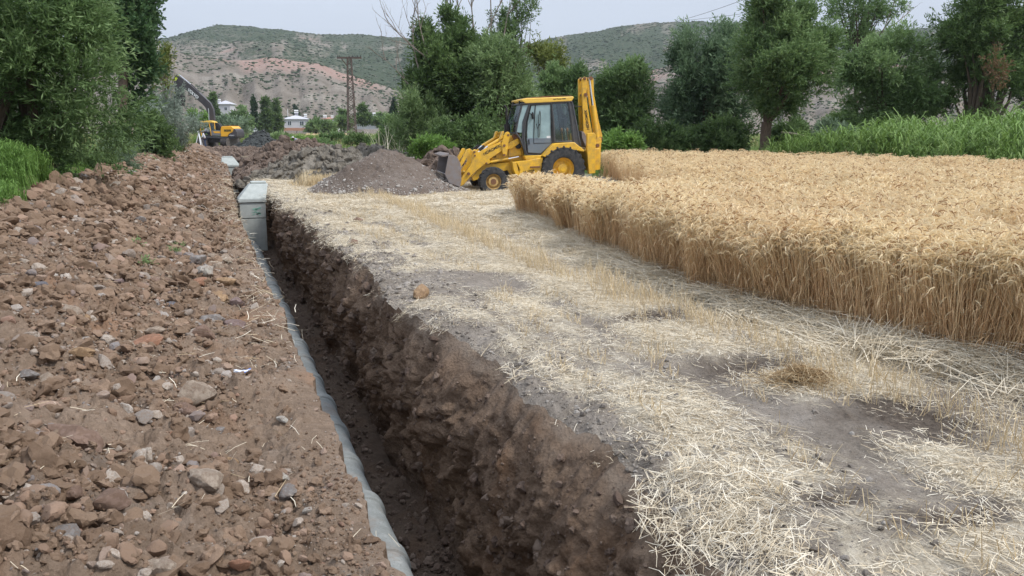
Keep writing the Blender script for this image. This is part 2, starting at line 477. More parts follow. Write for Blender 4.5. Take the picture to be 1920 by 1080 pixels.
# green turf where the bank gives way to the verge; rusty and greyish patches of subsoil
rust = remap(nt, noise_node(nt, .9, 4, .6), .56, .68, 0, .5)
c = mix(nt, rust, c_sp, (.29, .155, .085))
gry = remap(nt, noise_node(nt, 1.7, 5, .6, dist=.5), .60, .70, 0, .4)
c = mix(nt, gry, c, (.25, .22, .19))
c = mix(nt, math_node(nt, 'MULTIPLY', attr(nt, 'turf'), 1.0), c, mix(nt, remap(nt, noise_node(nt, 3, 6), .35, .65), (.035, .06, .02), (.09, .13, .04)))
nt.links.new(c, b.inputs['Base Color'])
sgrid = xl - XL_
turf = sstep(sgrid, 3.4, 4.1)
sub('spoil_bank', 0, i0, m_spoil, {'turf': turf})

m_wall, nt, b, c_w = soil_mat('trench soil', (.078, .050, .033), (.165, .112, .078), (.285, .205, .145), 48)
lay = remap(nt, attr(nt, 'topsoil'), 0, 1, 0, .75)
c = mix(nt, lay, c_w, (.24, .195, .155))
red = remap(nt, noise_node(nt, .8, 4, .6, stretch=(1, 1, .4)), .55, .66, 0, .45)
c = mix(nt, red, c, (.20, .105, .052))
c = mix(nt, attr(nt, 'dusky'), c, (.045, .035, .03))  # trench shade mixed into the soil colour
nt.links.new(c, b.inputs['Base Color'])
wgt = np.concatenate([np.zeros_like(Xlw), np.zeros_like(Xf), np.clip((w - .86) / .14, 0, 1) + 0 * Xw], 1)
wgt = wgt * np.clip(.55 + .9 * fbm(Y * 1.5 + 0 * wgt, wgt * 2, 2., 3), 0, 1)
dusky = np.concatenate([0 * Xlw, .55 + 0 * Xf, np.clip(.5 - w * 2.2, 0, .5) + 0 * Xw], 1)  # painted shade: strongest on the floor, fading up the right wall
pad = lambda a, l, r: np.concatenate([l, a, r], 1)
sub('trench', i0 - 1, i3 + 1, m_wall, {'topsoil': pad(wgt, wgt[:, :1], wgt[:, -1:]), 'dusky': pad(dusky, dusky[:, :1] * 0, dusky[:, -1:])})

# the cut field: greyish soil, straw litter where the straw mask is high, bare dust near the lip
def straw_mask(x, y):
    s = x - edgeR(y)
    m = .66 + .62 * fbm(x * 1.3, y * .55, 11., 4, .6) + .25 * fbm(x * 7, y * 2.5, 14., 3)
    m = m + .35 * np.exp(-((x - 4.3) / .45) ** 2)
    m = m - .75 * np.exp(-np.clip(s - .12, 0, 9) / .28) * np.interp(y, [0, 3.3, 4.0, 7.5, 12, 30], [.15, .15, 1.25, 1.2, .7, .3])
    gx, gy = gp(860, 530)
    m = m - 1.1 * np.exp(-(((x - gx) / 1.3) ** 2 + ((y - gy) / .75) ** 2) ** 2)
    for (hx, hy), rx, ry, d in HOLES:
        m = m - 1.3 * np.exp(-(((x - hx) / (rx * 1.2)) ** 2 + ((y - hy) / (ry * 1.2)) ** 2))
    m = m - .55 * np.exp(-((x - 3.5 - .15 * np.sin(y * .3)) / .17) ** 2) * np.clip(.55 + fbm(x, y * .7, 3., 2), 0, 1)
    m = m - .45 * np.exp(-((x - 5.2 - .12 * np.sin(y * .35)) / .2) ** 2) * np.clip(.5 + fbm(x, y * .6, 23., 2), 0, 1)
    m = m - .22 * np.interp(y, [1, 3, 5], [1, .8, 0]) * (fbm(x * 2.2, y * 2.2, 91., 2) > -.1)
    return np.clip(m, 0, 1)
m_field, nt, b, c_f = soil_mat('field soil', (.15, .125, .10), (.25, .215, .18), (.36, .32, .28), 70)
sn1 = noise_node(nt, 30, 5, .7, stretch=(5, 1, 1), dist=.6); sn2 = noise_node(nt, 30, 5, .7, stretch=(1, 5, 1), dist=.6)
sn = math_node(nt, 'MAXIMUM', sn1, sn2)
mk = attr(nt, 'straw')
k = remap(nt, math_node(nt, 'ADD', sn, math_node(nt, 'MULTIPLY', mk, .34)), .62, .84)
strawc = ramp(nt, noise_node(nt, 9, 5, .7), [(.3, (.33, .27, .19)), (.5, (.53, .465, .36)), (.75, (.68, .62, .51))])
c = mix(nt, k, c_f, strawc)
c = mix(nt, attr(nt, 'dig'), c, mix(nt, remap(nt, noise_node(nt, 22, 6, .7), .35, .65), (.07, .055, .045), (.16, .13, .105)))
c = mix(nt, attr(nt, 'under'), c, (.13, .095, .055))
gc = mix(nt, remap(nt, noise_node(nt, .7, 8, .7), .35, .65), (.045, .075, .022), (.13, .15, .05))
gc = mix(nt, remap(nt, noise_node(nt, .012, 4, .5), .52, .6), gc, (.36, .29, .15))
c = mix(nt, attr(nt, 'turf'), c, gc)
nt.links.new(c, b.inputs['Base Color'])
sn_b = bump(nt, b, sn, .5, .015, b.inputs['Normal'].links[0].from_socket)
WP = [(5.9, -4), (6.3, 4.2), (6.1, 4.9), (5.88, 5.4), (5.8, 6), (5.78, 6.8), (5.82, 7.6), (5.7, 8.2), (5.88, 9.9), (6.15, 12.2), (6.5, 14.2), (6.8, 14.8),
      (7.6, 14.6), (9.3, 15.0), (11.3, 18.9), (12.4, 22.9), (14.6, 26.0), (15.3, 29.5), (16, 31.3), (19.6, 31.8), (22.3, 28), (23.3, 22.7), (24.5, 17), (30, 12), (30, -4)]
def inpoly(x, y, P):
    r = np.zeros(np.shape(x), bool)
    for i in range(len(P)):
        (x1, y1), (x2, y2) = P[i], P[(i + 1) % len(P)]
        if y1 == y2: continue
        c_ = ((y1 > y) != (y2 > y)) & (x < (x2 - x1) * (y - y1) / (y2 - y1) + x1); r ^= c_
    return r
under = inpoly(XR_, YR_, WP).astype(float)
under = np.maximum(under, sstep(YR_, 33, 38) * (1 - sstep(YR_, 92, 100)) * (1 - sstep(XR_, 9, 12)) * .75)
F_ = XR_ * math.sin(YAW) + YR_ * math.cos(YAW)
turfR = np.clip(sstep(F_, 33, 38) + sstep(XR_ - YR_ * .0, 24, 27), 0, 1) * (1 - inpoly(XR_, YR_, WP))
turfR = np.where(XR_ < 12, sstep(YR_, 96, 110), turfR)
dig = 0 * XR_
for (hx, hy), rx, ry, d in HOLES: dig = np.maximum(dig, np.clip(1.7 * np.exp(-(((XR_ - hx) / (rx * 1.1)) ** 2 + ((YR_ - hy) / (ry * 1.1)) ** 2)) + .5 * fbm(XR_ * 3, YR_ * 3, 5., 3) - .35, 0, 1))
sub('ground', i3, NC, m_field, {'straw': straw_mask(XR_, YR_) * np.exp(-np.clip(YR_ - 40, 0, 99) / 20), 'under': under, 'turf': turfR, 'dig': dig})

# ------------------------------------------------------------------ hills
def px_az(px): return math.atan((px - 960) / 1493 / math.cos(PITCH)) + YAW   # azimuth from +Y
def px_el(px, py):
    d = ray(px, py); return d[2] / math.hypot(d[0], d[1])
BACK = [(-1400, 120), (-700, 120), (-200, 112), (100, 100), (300, 82), (350, 72), (400, 58), (440, 50), (505, 49), (560, 58), (640, 66), (700, 66), (760, 70),
        (800, 74), (900, 84), (960, 84), (1000, 80), (1040, 68), (1100, 60), (1160, 48), (1230, 42), (1290, 41), (1400, 42), (1460, 52), (1560, 56), (1640, 62),
        (1700, 52), (1920, 45), (2400, 60), (3200, 110)]
SPUR = [(-1400, 190), (-300, 160), (200, 150), (300, 108), (360, 100), (430, 108), (480, 115), (530, 108), (560, 112), (620, 120), (660, 138), (700, 150), (760, 172), (820, 200),
        (880, 205), (960, 205), (1040, 190), (1130, 160), (1200, 135), (1260, 115), (1330, 100), (1400, 110), (1500, 130), (1600, 120), (1750, 130), (1920, 120), (2600, 180)]
def curve_el(P, az):
    A = np.array([px_az(p[0]) for p in P]); E = np.array([px_el(*p) for p in P])
    return np.interp(az, A, E)
naz, nr_ = 620, 190
az = np.linspace(px_az(-900), px_az(2500), naz)[:, None]
rr = np.concatenate([np.linspace(405, 700, 80), np.linspace(706, 1250, 80), np.linspace(1270, 2000, 30)])[None, :]
AX, RY = az + 0 * rr, rr + 0 * az
HX, HY = RY * np.sin(AX), RY * np.cos(AX)
zs = CAM_H + curve_el(SPUR, AX) * 620; zb = CAM_H + curve_el(BACK, AX) * 1150
t1 = np.clip((RY - 412) / (620 - 412), 0, 1); t2 = np.clip((RY - 480) / (1150 - 480), 0, 1)
pr1 = np.where(RY < 620, t1 ** 1.25, 1 - .25 * np.clip((RY - 620) / 200, 0, 1))
pr2 = np.where(RY < 1150, t2 ** 1.15, np.exp(-((RY - 1150) / 500) ** 2))
rg = lambda s, z: 1 - 2 * np.abs(pn(HX * s, HY * s, z))
gul = fbm(AX * 26, RY * .0022, 3., 4, .55)
gr2 = 1 - 2 * np.abs(pn(AX * 38 + .5 * pn(HX * .01, HY * .01), RY * .003, 6.))
env1 = np.sin(np.pi * np.clip(t1, 0, 1)) ** .8 * (1.05 - t1); env2 = np.sin(np.pi * np.clip(t2, 0, 1)) * (1.1 - t2)
wv_ = .25 * fbm(HX * .006, HY * .006, 12., 3)
H1 = zs * pr1 + env1 * (13 * gul + 7.0 * gr2 + 5 * rg(.012, 2.) + 2.5 * rg(.03, 3.) + 1.5 * fbm(HX * .06, HY * .06, 2., 3))
H2 = zb * pr2 + env2 * (26 * fbm(AX * 9, RY * .002, 3., 3) + 14 * rg(.0045, 3.) + 7 * rg(.011, 5.) + 4 * fbm(HX * .02, HY * .02, 4., 4)) + 2.0 * fbm(HX * .02, HY * .02, 1., 3)
HZ = np.maximum(H1, H2) + 1.0 * fbm(HX * .05, HY * .05, 7., 3) - 4.0 * (RY < 410)
isback = (H2 > H1).astype(float)
pxg = 960 + np.tan(AX - YAW) * 1493 * math.cos(PITCH)
bare = sstep(700 - pxg, 0, 320) * .55
veg = isback * np.clip(1.05 - bare * sstep(2.2 + 0 * HZ - HZ / 60., -.3, 1.3) - .35 * (gul > .25), 0, 1) + (1 - isback) * .12
veg = np.clip(veg + .30 * fbm(HX * .008, HY * .008, 9., 4), 0, 1)
redm = np.clip((1 - isback) * sstep(t1, .72, .93) * np.clip(.55 + 1.6 * fbm(AX * 14, RY * .004, 5., 3), 0, 1)
               + (1 - isback) * .8 * sstep(fbm(HX * .012, HY * .012, 15., 4), .42, .62) + isback * .7 * sstep(fbm(HX * .009, HY * .009, 25., 4), .5, .7), 0, 1)
m_hill, nt, b = new_mat('hill soil')
hn = noise_node(nt, .03, 8, .7); hn2 = noise_node(nt, .16, 8, .75); hn3 = noise_node(nt, .5, 4, .7)
c = ramp(nt, hn, [(.3, (.14, .125, .10)), (.5, (.225, .195, .165)), (.7, (.34, .31, .265))])
c = mix(nt, attr(nt, 'red'), c, mix(nt, remap(nt, hn2, .35, .65), (.31, .19, .155), (.37, .28, .24)))
vg = remap(nt, math_node(nt, 'ADD', math_node(nt, 'MULTIPLY', attr(nt, 'veg'), .40), math_node(nt, 'ADD', math_node(nt, 'MULTIPLY', hn2, .7), math_node(nt, 'MULTIPLY', hn3, .25))), .68, .84)
gcol = mix(nt, remap(nt, hn3, .35, .65), (.045, .065, .042), (.09, .11, .07))
c = mix(nt, vg, c, gcol)
nt.links.new(c, b.inputs['Base Color']); b.inputs['Roughness'].default_value = 1.0; b.inputs['Specular IOR Level'].default_value = 0
bump(nt, b, hn2, .8, 4.0)
hills = np_mesh('hills', np.stack([HX, HY, HZ], -1).reshape(-1, 3), grid_faces(naz, nr_), m_hill, True,
                {'veg': veg.reshape(-1), 'red': redm.reshape(-1)})
tag(hills, kind='structure')
# scrub dotted over the slopes
def blob_mesh(name, mat, r=1.0, sub=1, seed=0, sc=(1, 1, .7), amp=.3):
    bm = bmesh.new(); bmesh.ops.create_icosphere(bm, subdivisions=sub, radius=r)
    P = np.array([v.co[:] for v in bm.verts])
    n = pn(P[:, 0] * 1.7 + seed * 5.1, P[:, 1] * 1.7, P[:, 2] * 1.7 + seed)
    for v_, k_ in zip(bm.verts, n): v_.co = Vector(v_.co) * (1 + amp * k_); v_.co = Vector((v_.co.x * sc[0], v_.co.y * sc[1], v_.co.z * sc[2]))
    me = bpy.data.meshes.new(name); bm.to_mesh(me); bm.free(); me.materials.append(mat); return me
m_scrub, nt, b = new_mat('scrub')
oi = nt.nodes.new('ShaderNodeObjectInfo')
nt.links.new(ramp(nt, oi.outputs['Random'], [(0, (.035, .055, .03)), (.6, (.06, .085, .045)), (1, (.10, .12, .07))]), b.inputs['Base Color'])
b.inputs['Roughness'].default_value = 1
n_s = 60000
ia = rng.integers(4, naz - 4, n_s); ir = rng.integers(3, 165, n_s)
keep = (pn(HX[ia, ir] * .03, HY[ia, ir] * .03, 2.) + .5 * rng.random(n_s) + .6 * isback[ia, ir] > .15) & (HZ[ia, ir] > 3)
ia, ir = ia[keep], ir[keep]
jx = rng.normal(0, 1.5, len(ia)); P = np.stack([HX[ia, ir] + jx, HY[ia, ir], HZ[ia, ir] + .1], 1)
s_ = rng.uniform(.35, 1.15, len(ia)) * np.clip(RY[ia, ir] / 620, .6, 1.3)
scatter('hillside_scrub', P, np.stack([0 * s_, 0 * s_, rng.uniform(0, 6.28, len(s_))], 1), s_, rng.integers(0, 3, len(s_)),
        [blob_mesh('scrub_blob', m_scrub, 1, 1, k, (1.5, 1.2, .55)) for k in range(3)],
        'dark scrub bushes dotted across the bare hillsides', 'scrub')
# ------------------------------------------------------------------ stones, clods and gravel
def stone_mat(name, stops, dusty=(.24, .17, .12)):
    m, nt, b = new_mat(name)
    oi = nt.nodes.new('ShaderNodeObjectInfo')
    c = ramp(nt, oi.outputs['Random'], stops)
    for n_ in nt.nodes:
        if n_.type == 'VALTORGB': n_.color_ramp.interpolation = 'LINEAR'
    n1 = noise_node(nt, 7, 7, .7); n2 = noise_node(nt, 40, 5, .7)
    c = mix(nt, remap(nt, n1, .4, .62, 0, .75), c, dusty)
    c = mix(nt, remap(nt, n2, .3, .7, 0, .3), c, tuple(x * .5 for x in dusty))
    nt.links.new(c, b.inputs['Base Color']); b.inputs['Roughness'].default_value = .9
    p = bump(nt, b, n1, .4, .03); bump(nt, b, n2, .5, .006, p)
    return m
m_stone = stone_mat('field stone', [(0, (.21, .13, .085)), (.3, (.27, .18, .125)), (.5, (.36, .235, .165)), (.62, (.28, .26, .24)), (.72, (.46, .40, .34)), (.82, (.50, .45, .39)), (.87, (.32, .18, .125)), (.93, (.20, .205, .22)), (1, (.56, .52, .47))], (.25, .175, .125))
m_clod = stone_mat('soil clod', [(0, (.14, .09, .058)), (.5, (.22, .15, .10)), (1, (.31, .215, .15))], (.20, .135, .092))
m_wclod = stone_mat('wall clod', [(0, (.10, .068, .052)), (.5, (.155, .108, .082)), (1, (.26, .20, .155))], (.15, .105, .08))
m_grit = stone_mat('grey gravel', [(0, (.17, .15, .13)), (.5, (.27, .245, .215)), (.8, (.36, .33, .30)), (1, (.50, .47, .43))], (.20, .165, .135))
def stone_mesh(name, mat, seed, sub=2, amp=.35, sc=(1, .8, .6), flat=True):
    r_ = random.Random(seed)
    bm = bmesh.new(); bmesh.ops.create_icosphere(bm, subdivisions=sub, radius=1)
    cuts = [(Vector((r_.gauss(0, 1), r_.gauss(0, 1), r_.gauss(0, 1))).normalized(), r_.uniform(.55, .85)) for _ in range(9)]
    P = np.array([v.co[:] for v in bm.verts]); n = pn(P[:, 0] * 1.3 + seed, P[:, 1] * 1.3, P[:, 2] * 1.3 + seed * .7); n2 = 1.3 * pn(P[:, 0] * 3.1 + seed, P[:, 1] * 3.1, P[:, 2] * 3.1) + .6 * pn(P[:, 0] * 7 + seed, P[:, 1] * 7, P[:, 2] * 7)
    for v, a, a2 in zip(bm.verts, n, n2):
        c_ = v.co * (1 + amp * a + .1 * a2)
        if flat:
            for d, k in cuts:
                q = c_.dot(d)
                if q > k: c_ = c_ - d * (q - k) * .92
        v.co = Vector((c_.x * sc[0], c_.y * sc[1], c_.z * sc[2]))
    me = bpy.data.meshes.new(name); bm.to_mesh(me); bm.free(); me.materials.append(mat)
    for p in me.polygons: p.use_smooth = sub > 1
    if sub > 1: me.set_sharp_from_angle(angle=math.radians(24))
    return me
def surf_normal_rot(x, y, n, tilt=.5):
    return np.stack([rng.normal(0, tilt, n), rng.normal(0, tilt, n), rng.uniform(0, 6.28, n)], 1)
peb = [stone_mesh('pebble', m_stone, 40 + k, 3, .3, (1, random.uniform(.7, .95), random.uniform(.55, .8))) for k in range(7)]
cld = [stone_mesh('clod', m_clod, 60 + k, 3, .6, (1, .9, .7), False) for k in range(5)]
# on the bank: sizes follow a power law, more near the camera where they can be seen
def bank_points(n, ymin, ymax, p=1.0):
    u = rng.random(n); yy = ymin * (ymax / ymin) ** (u ** p)
    s = rng.uniform(.02, 3.6, n) ** 1.0
    return edgeL(yy) - s, yy, s
n = 170000
bx, by, bs = bank_points(n, 1.6, 60)
dens = np.clip(.5 + 1.1 * fbm(bx * 1.1, by * 1.1, 33., 3) + .25 * np.clip(bs - .7, 0, 1.2) , .08, 1)
k_ = rng.random(n) < dens; bx, by, bs = bx[k_], by[k_], bs[k_]; n = len(bx)
sz = .0052 * (1 - rng.random(n)) ** (-1 / 1.86); sz = np.clip(sz, .0035, .058) * np.clip(by / 7, 1, 2.2)
sz *= np.clip(.55 + bs * .5, .5, 1.15)
P = np.stack([bx, by, left_h(bx, by) + sz * .18], 1)
isC = rng.random(n) < .50
scatter('bank_pebbles', P[~isC], surf_normal_rot(0, 0, (~isC).sum()), sz[~isC], rng.integers(0, 6, (~isC).sum()), peb,
        'pebbles and small stones strewn over the brown spoil bank', 'gravel')
scatter('bank_clods', P[isC], surf_normal_rot(0, 0, isC.sum()), sz[isC] * 1.05, rng.integers(0, 5, isC.sum()), cld,
        'crumbled clods of brown soil strewn over the spoil bank', 'soil clods')
# clods and stones sticking out of the trench wall and lying on its floor
ri = rng.integers(20, NR - 140, 6500); cj = (rng.random(6500) * (nw - 2)).astype(int)
ri = np.clip((rng.random(6500) ** .8 * 430).astype(int) + 55, 0, NR - 60)
wv = np.stack([Xw[ri, cj], Yw[ri, cj], Zw[ri, cj]], 1)
ws = np.clip(.0045 * (1 - rng.random(6500)) ** (-1 / 1.7), .0045, .05) * np.clip(wv[:, 1] / 8, 1, 2.5)
wv[:, 0] -= ws * .1
wcl = [stone_mesh('clod', m_wclod, 80 + k, 3, .6, (1, .9, .75), k % 2 == 0) for k in range(6)]
scatter('trench_wall_clods', wv, surf_normal_rot(0, 0, 6500, 2.), ws, rng.integers(0, 6, 6500), wcl,
        'lumps of dark soil and stones sticking out of the cut trench side', 'soil clods')
n = 4000
fy = 1.8 * (50 / 1.8) ** rng.random(n); fx = edgeR(fy) - rng.uniform(.25, 1.0, n)
fs = np.clip(.008 * (1 - rng.random(n)) ** (-1 / 1.6), .008, .05)
scatter('trench_floor_clods', np.stack([fx, fy, -1.76 + 0 * fx], 1), surf_normal_rot(0, 0, n, 2.), fs, rng.integers(0, 6, n), wcl,
        'crumbs of dark soil fallen to the trench floor beside the pipes', 'soil clods')
# grey crumbs along the right lip and over the bare dusty patch
n = 16000
ly = 1.8 * (30 / 1.8) ** rng.random(n); ls = rng.exponential(.45, n); lx = edgeR(ly) + ls
kk = rng.random(n) < np.clip(1.25 - 1.6 * straw_mask(lx, ly), .08, 1); lx, ly = lx[kk], ly[kk]; n = len(lx)
lsz = np.clip(.004 * (1 - rng.random(n)) ** (-1 / 2.0), .004, .035) * np.clip(ly / 7, 1, 2)
scatter('lip_gravel', np.stack([lx, ly, right_h(lx, ly) + lsz * .15], 1), surf_normal_rot(0, 0, n), lsz, rng.integers(0, 6, n),
        [stone_mesh('grit', m_grit, 100 + k, 1 if k < 3 else 2, .4) for k in range(6)],
        'grey crumbs and grit on the bare strip beside the trench edge', 'gravel')

# ------------------------------------------------------------------ stones one can pick out
STONES = [  # px, py, width px, tone, label
 (369, 743, 76, 'pale', 'largest pale buff boulder lying on the brown spoil bank'),
 (350, 774, 46, 'brown', 'flat brown stone tucked under the largest pale boulder'),
 (150, 832, 100, 'brown', 'broad flat reddish brown slab sunk in the left bank'),
 (389, 901, 64, 'pale', 'squarish pale stone with a chipped corner below the round red one'),
 (330, 825, 44, 'red', 'round reddish stone halfway down the spoil bank'),
 (527, 893, 32, 'white', 'small white stone close to the trench edge, paired with a grey one'),
 (542, 922, 40, 'grey', 'grey lump touching the small white stone near the trench'),
 (497, 1010, 40, 'brown', 'upright oblong brown stone at the lower edge near the trench'),
 (452, 1053, 36, 'red', 'small orange red stone at the bottom of the bank'),
 (115, 1005, 54, 'grey', 'dark grey angular stone low on the left bank'),
 (305, 1072, 58, 'pale', 'pale rounded stone at the very bottom of the photo'),
 (408, 560, 38, 'ochre', 'two toned ochre and white stone below the stone cluster'),
 (444, 566, 34, 'violet', 'dull violet stone right beside the ochre and white stone'),
 (370, 490, 36, 'grey', 'rounded grey stone at the top of the stone cluster'),
 (384, 511, 40, 'white', 'whitish stone wedged below the rounded grey stone'),
 (412, 508, 22, 'pale', 'small cream stone at the right of the cluster'),
 (427, 533, 36, 'ochre', 'brownish orange stone at the right end of the cluster'),
 (374, 532, 32, 'red', 'rusty orange stone at the heart of the cluster'),
 (398, 481, 16, 'pale', 'tiny pale stone beside the rounded grey one'),
 (424, 482, 30, 'pale', 'buff stone nearest the trench in the upper cluster'),
 (75, 543, 38, 'blue', 'bluish slate coloured stone far left on the bank'),
 (280, 645, 54, 'red', 'big angular orange brown stone in the middle of the bank'),
 (232, 648, 40, 'pale', 'pinkish rounded stone left of the angular orange brown one'),
 (292, 622, 32, 'pale', 'flat pinkish stone above the angular orange brown one'),
 (128, 653, 42, 'white', 'whitish dirty stone at the left with earth on top'),
 (154, 675, 38, 'ochre', 'smooth tan stone next to the whitish dirty one'),
 (84, 692, 46, 'pale', 'pale brown stone half buried near the left border'),
 (135, 592, 44, 'pale', 'knobbly cream stone above the whitish dirty one'),
 (157, 598, 22, 'ochre', 'small tan stone against the knobbly cream one'),
 (395, 608, 46, 'grey', 'grey flat stone with layered edge right of centre bank'),
 (438, 611, 40, 'violet', 'pinkish grey stone closest to the trench at mid bank'),
 (384, 630, 38, 'brown', 'brown blocky stone below the layered grey one'),
 (300, 530, 34, 'brown', 'brown pointed stone standing up from the bank'),
 (222, 527, 24, 'violet', 'small mauve stone left of the pointed one'),
 (322, 574, 18, 'blue', 'small dark blue grey stone in the upper bank'),
 (240, 877, 28, 'grey', 'smooth grey pebble left of the chipped stone'),
 (425, 868, 34, 'ochre', 'sandy yellow stone right of the chipped stone'),
 (55, 712, 30, 'grey', 'pale grey oval pebble at the left border'),
 (208, 940, 60, 'brown', 'flattened brown stone in the lower left of the bank'),
 (140, 925, 34, 'brown', 'brown cube like stone beside a small white shell'),
 (577, 958, 20, 'white', 'small white pebble near the lower trench edge'),
 (530, 797, 20, 'white', 'lone white speckled stone beside the trench path'),
 (412, 805, 22, 'grey', 'small blue grey stone on the trench side path'),
 (790, 549, 44, 'ochre', 'tan stone sitting on the lip of the field side'),
 (769, 566, 18, 'grey', 'small dark stone next to the tan lip stone'),
 (661, 456, 20, 'brown', 'brown clod on straw near the far lip'),
 (671, 413, 18, 'brown', 'earth lump in a line on the straw'),
 (727, 511, 14, 'grey', 'little grey stone on the straw by the dusty patch'),
]
tones = {'pale': (.36, .29, .225), 'brown': (.21, .135, .10), 'red': (.33, .165, .10), 'white': (.46, .42, .37), 'grey': (.24, .225, .215),
         'ochre': (.36, .235, .13), 'violet': (.22, .16, .155), 'blue': (.15, .16, .19)}
tone_m = {}
for k_, v_ in tones.items():
    m, nt, b = new_mat('stone ' + k_)
    n1 = noise_node(nt, 9, 8, .75, dist=.4); n2 = noise_node(nt, 55, 5, .7); n3 = noise_node(nt, 3.1, 3, .5)
    c = mix(nt, remap(nt, n1, .45, .6, 0, .8), v_, (.25, .165, .115))
    c = mix(nt, remap(nt, n3, .5, .6, 0, .6), c, tuple(min(.6, x * 1.35 + .04) for x in v_))
    c = mix(nt, remap(nt, n2, .3, .7, 0, .45), c, tuple(x * .45 for x in v_))
    nt.links.new(c, b.inputs['Base Color']); b.inputs['Roughness'].default_value = .88
    p = bump(nt, b, n1, .6, .03); bump(nt, b, n2, .6, .008, p); tone_m[k_] = m
for i, (px, py, wpx, tn, lb) in enumerate(STONES):
    x, y = gp(px, py, .0)
    for _ in range(25):
        z = gz(x, y); x2, y2 = gp(px, py + wpx * .12, z); x, y = (x + x2) / 2, (y + y2) / 2
    z = gz(x, y); dist = math.sqrt(x * x + y * y + (CAM_H - z) ** 2)
    r = wpx / 1493 * dist / 2 * 1.05
    sx = (1, random.uniform(.7, .9), random.uniform(.55, .72))
    if i == 2: sx = (1.1, .6, .42)
    me = stone_mesh('stone', tone_m[tn], 200 + i, 3, .32, sx)
    o = link('stone', me); o.scale = (r, r, r); o.location = (x, y, z + r * .28); o.rotation_euler = (random.uniform(-.2, .2), random.uniform(-.2, .2), random.uniform(-.5, .5) - YAW)
    tag(o, lb, 'stone', 'single stones on the bank' if x < 1.5 else 'single stones beside the trench')
# middling stones nothing tells apart
mids = [stone_mesh('stone', m_stone, 300 + k, 3, .33, (1, .82, .62)) for k in range(9)]
cnt = 0
while cnt < 185:
    yy = 2.3 * (16 / 2.3) ** random.random(); s = random.uniform(.35, 3.1); xx = float(edgeL(yy)) - s
    if pn(np.array([xx * .8]), np.array([yy * .8]), 50.)[0] < -.15 + .3 * random.random() - .3: continue
    r = random.uniform(.018, .05) * (1 if yy < 6 else 1.35)
    o = link('stone', mids[cnt % 9]); o.scale = (r, r, r); o.location = (xx, yy, gz(xx, yy) + r * .25)
    o.rotation_euler = (random.gauss(0, .4), random.gauss(0, .4), random.uniform(0, 6.28))
    tag(o, 'fist sized or smaller earthy stone among many on the brown spoil bank', 'stone', 'small stones strewn over the bank'); cnt += 1

# ------------------------------------------------------------------ concrete pipes and manholes
m_conc, nt, b = new_mat('concrete')
n1 = noise_node(nt, 5, 8, .7); n2 = noise_node(nt, 60, 4, .7)
c = ramp(nt, n1, [(.3, (.17, .18, .175)), (.55, (.26, .275, .27)), (.75, (.37, .38, .37))])
c = mix(nt, remap(nt, n2, .56, .68, 0, .8), c, (.14, .14, .135))
c = mix(nt, remap(nt, noise_node(nt, 2.2, 5, .7), .52, .68, 0, .7), c, (.23, .175, .14))
nt.links.new(c, b.inputs['Base Color']); b.inputs['Roughness'].default_value = .85; bump(nt, b, n2, .3, .006)
mb = MB(); Lp = 1.0
mb.lathe([(.190, .0), (.190, .84), (.194, .86), (.196, .875), (.214, .885), (.219, .93), (.219, 1.0), (.218, 1.035), (.213, 1.045), (.19, 1.05)], (0, 0, 0), 36)
pipe_me = mb.build('concrete_pipe', m_conc)
bpy.data.objects.remove(pipe_me.copy()) if False else None
pm = pipe_me.data; bpy.data.objects.remove(pipe_me)
for k in range(2, 24):
    yy = 2.0 + k * 1.005
    o = link('concrete_pipe', pm); o.location = (1.135 + .014 * math.sin(k * 2.1), yy, -1.60 + .006 * math.sin(k)); o.rotation_euler = (0, random.uniform(0, 6.28), random.uniform(-.008, .008))
    if k == 2: lb = 'grey concrete pipe section cut off by the lower border of the photo'
    elif k == 3: lb = 'nearest visible grey concrete pipe section at the bottom of the trench'
    elif k == 4: lb = 'second nearest grey concrete pipe section in the trench'
    elif k == 23: lb = 'farthest concrete pipe section running into the concrete manhole'
    else: lb = 'grey concrete pipe section with bell joint, midway along the trench line'
    tag(o, lb, 'pipe', 'concrete pipe sections laid along the trench floor')
m_conc2, nt, b = new_mat('pale concrete')
n1 = noise_node(nt, 4, 8, .7); n2 = noise_node(nt, 50, 4, .7)
c = ramp(nt, n1, [(.3, (.33, .36, .345)), (.7, (.47, .495, .475))])
c = mix(nt, remap(nt, n2, .6, .75, 0, .4), c, (.3, .3, .29))
c = mix(nt, remap(nt, noise_node(nt, 1.6, 5, .7, stretch=(3, 3, .6)), .6, .72, 0, .35), c, (.3, .25, .2))
nt.links.new(c, b.inputs['Base Color']); b.inputs['Roughness'].default_value = .85; bump(nt, b, n2, .3, .006)
def frustum(mb, c0, w0, d0, z0, c1, w1, d1, z1):
    A = [(c0[0] + sx * w0 / 2, c0[1] + sy * d0 / 2, z0) for sx, sy in ((-1, -1), (1, -1), (1, 1), (-1, 1))]
    B = [(c1[0] + sx * w1 / 2, c1[1] + sy * d1 / 2, z1) for sx, sy in ((-1, -1), (1, -1), (1, 1), (-1, 1))]
    mb._add(A + B, [(0, 3, 2, 1), (4, 5, 6, 7), (0, 1, 5, 4), (1, 2, 6, 5), (2, 3, 7, 6), (3, 0, 4, 7)])
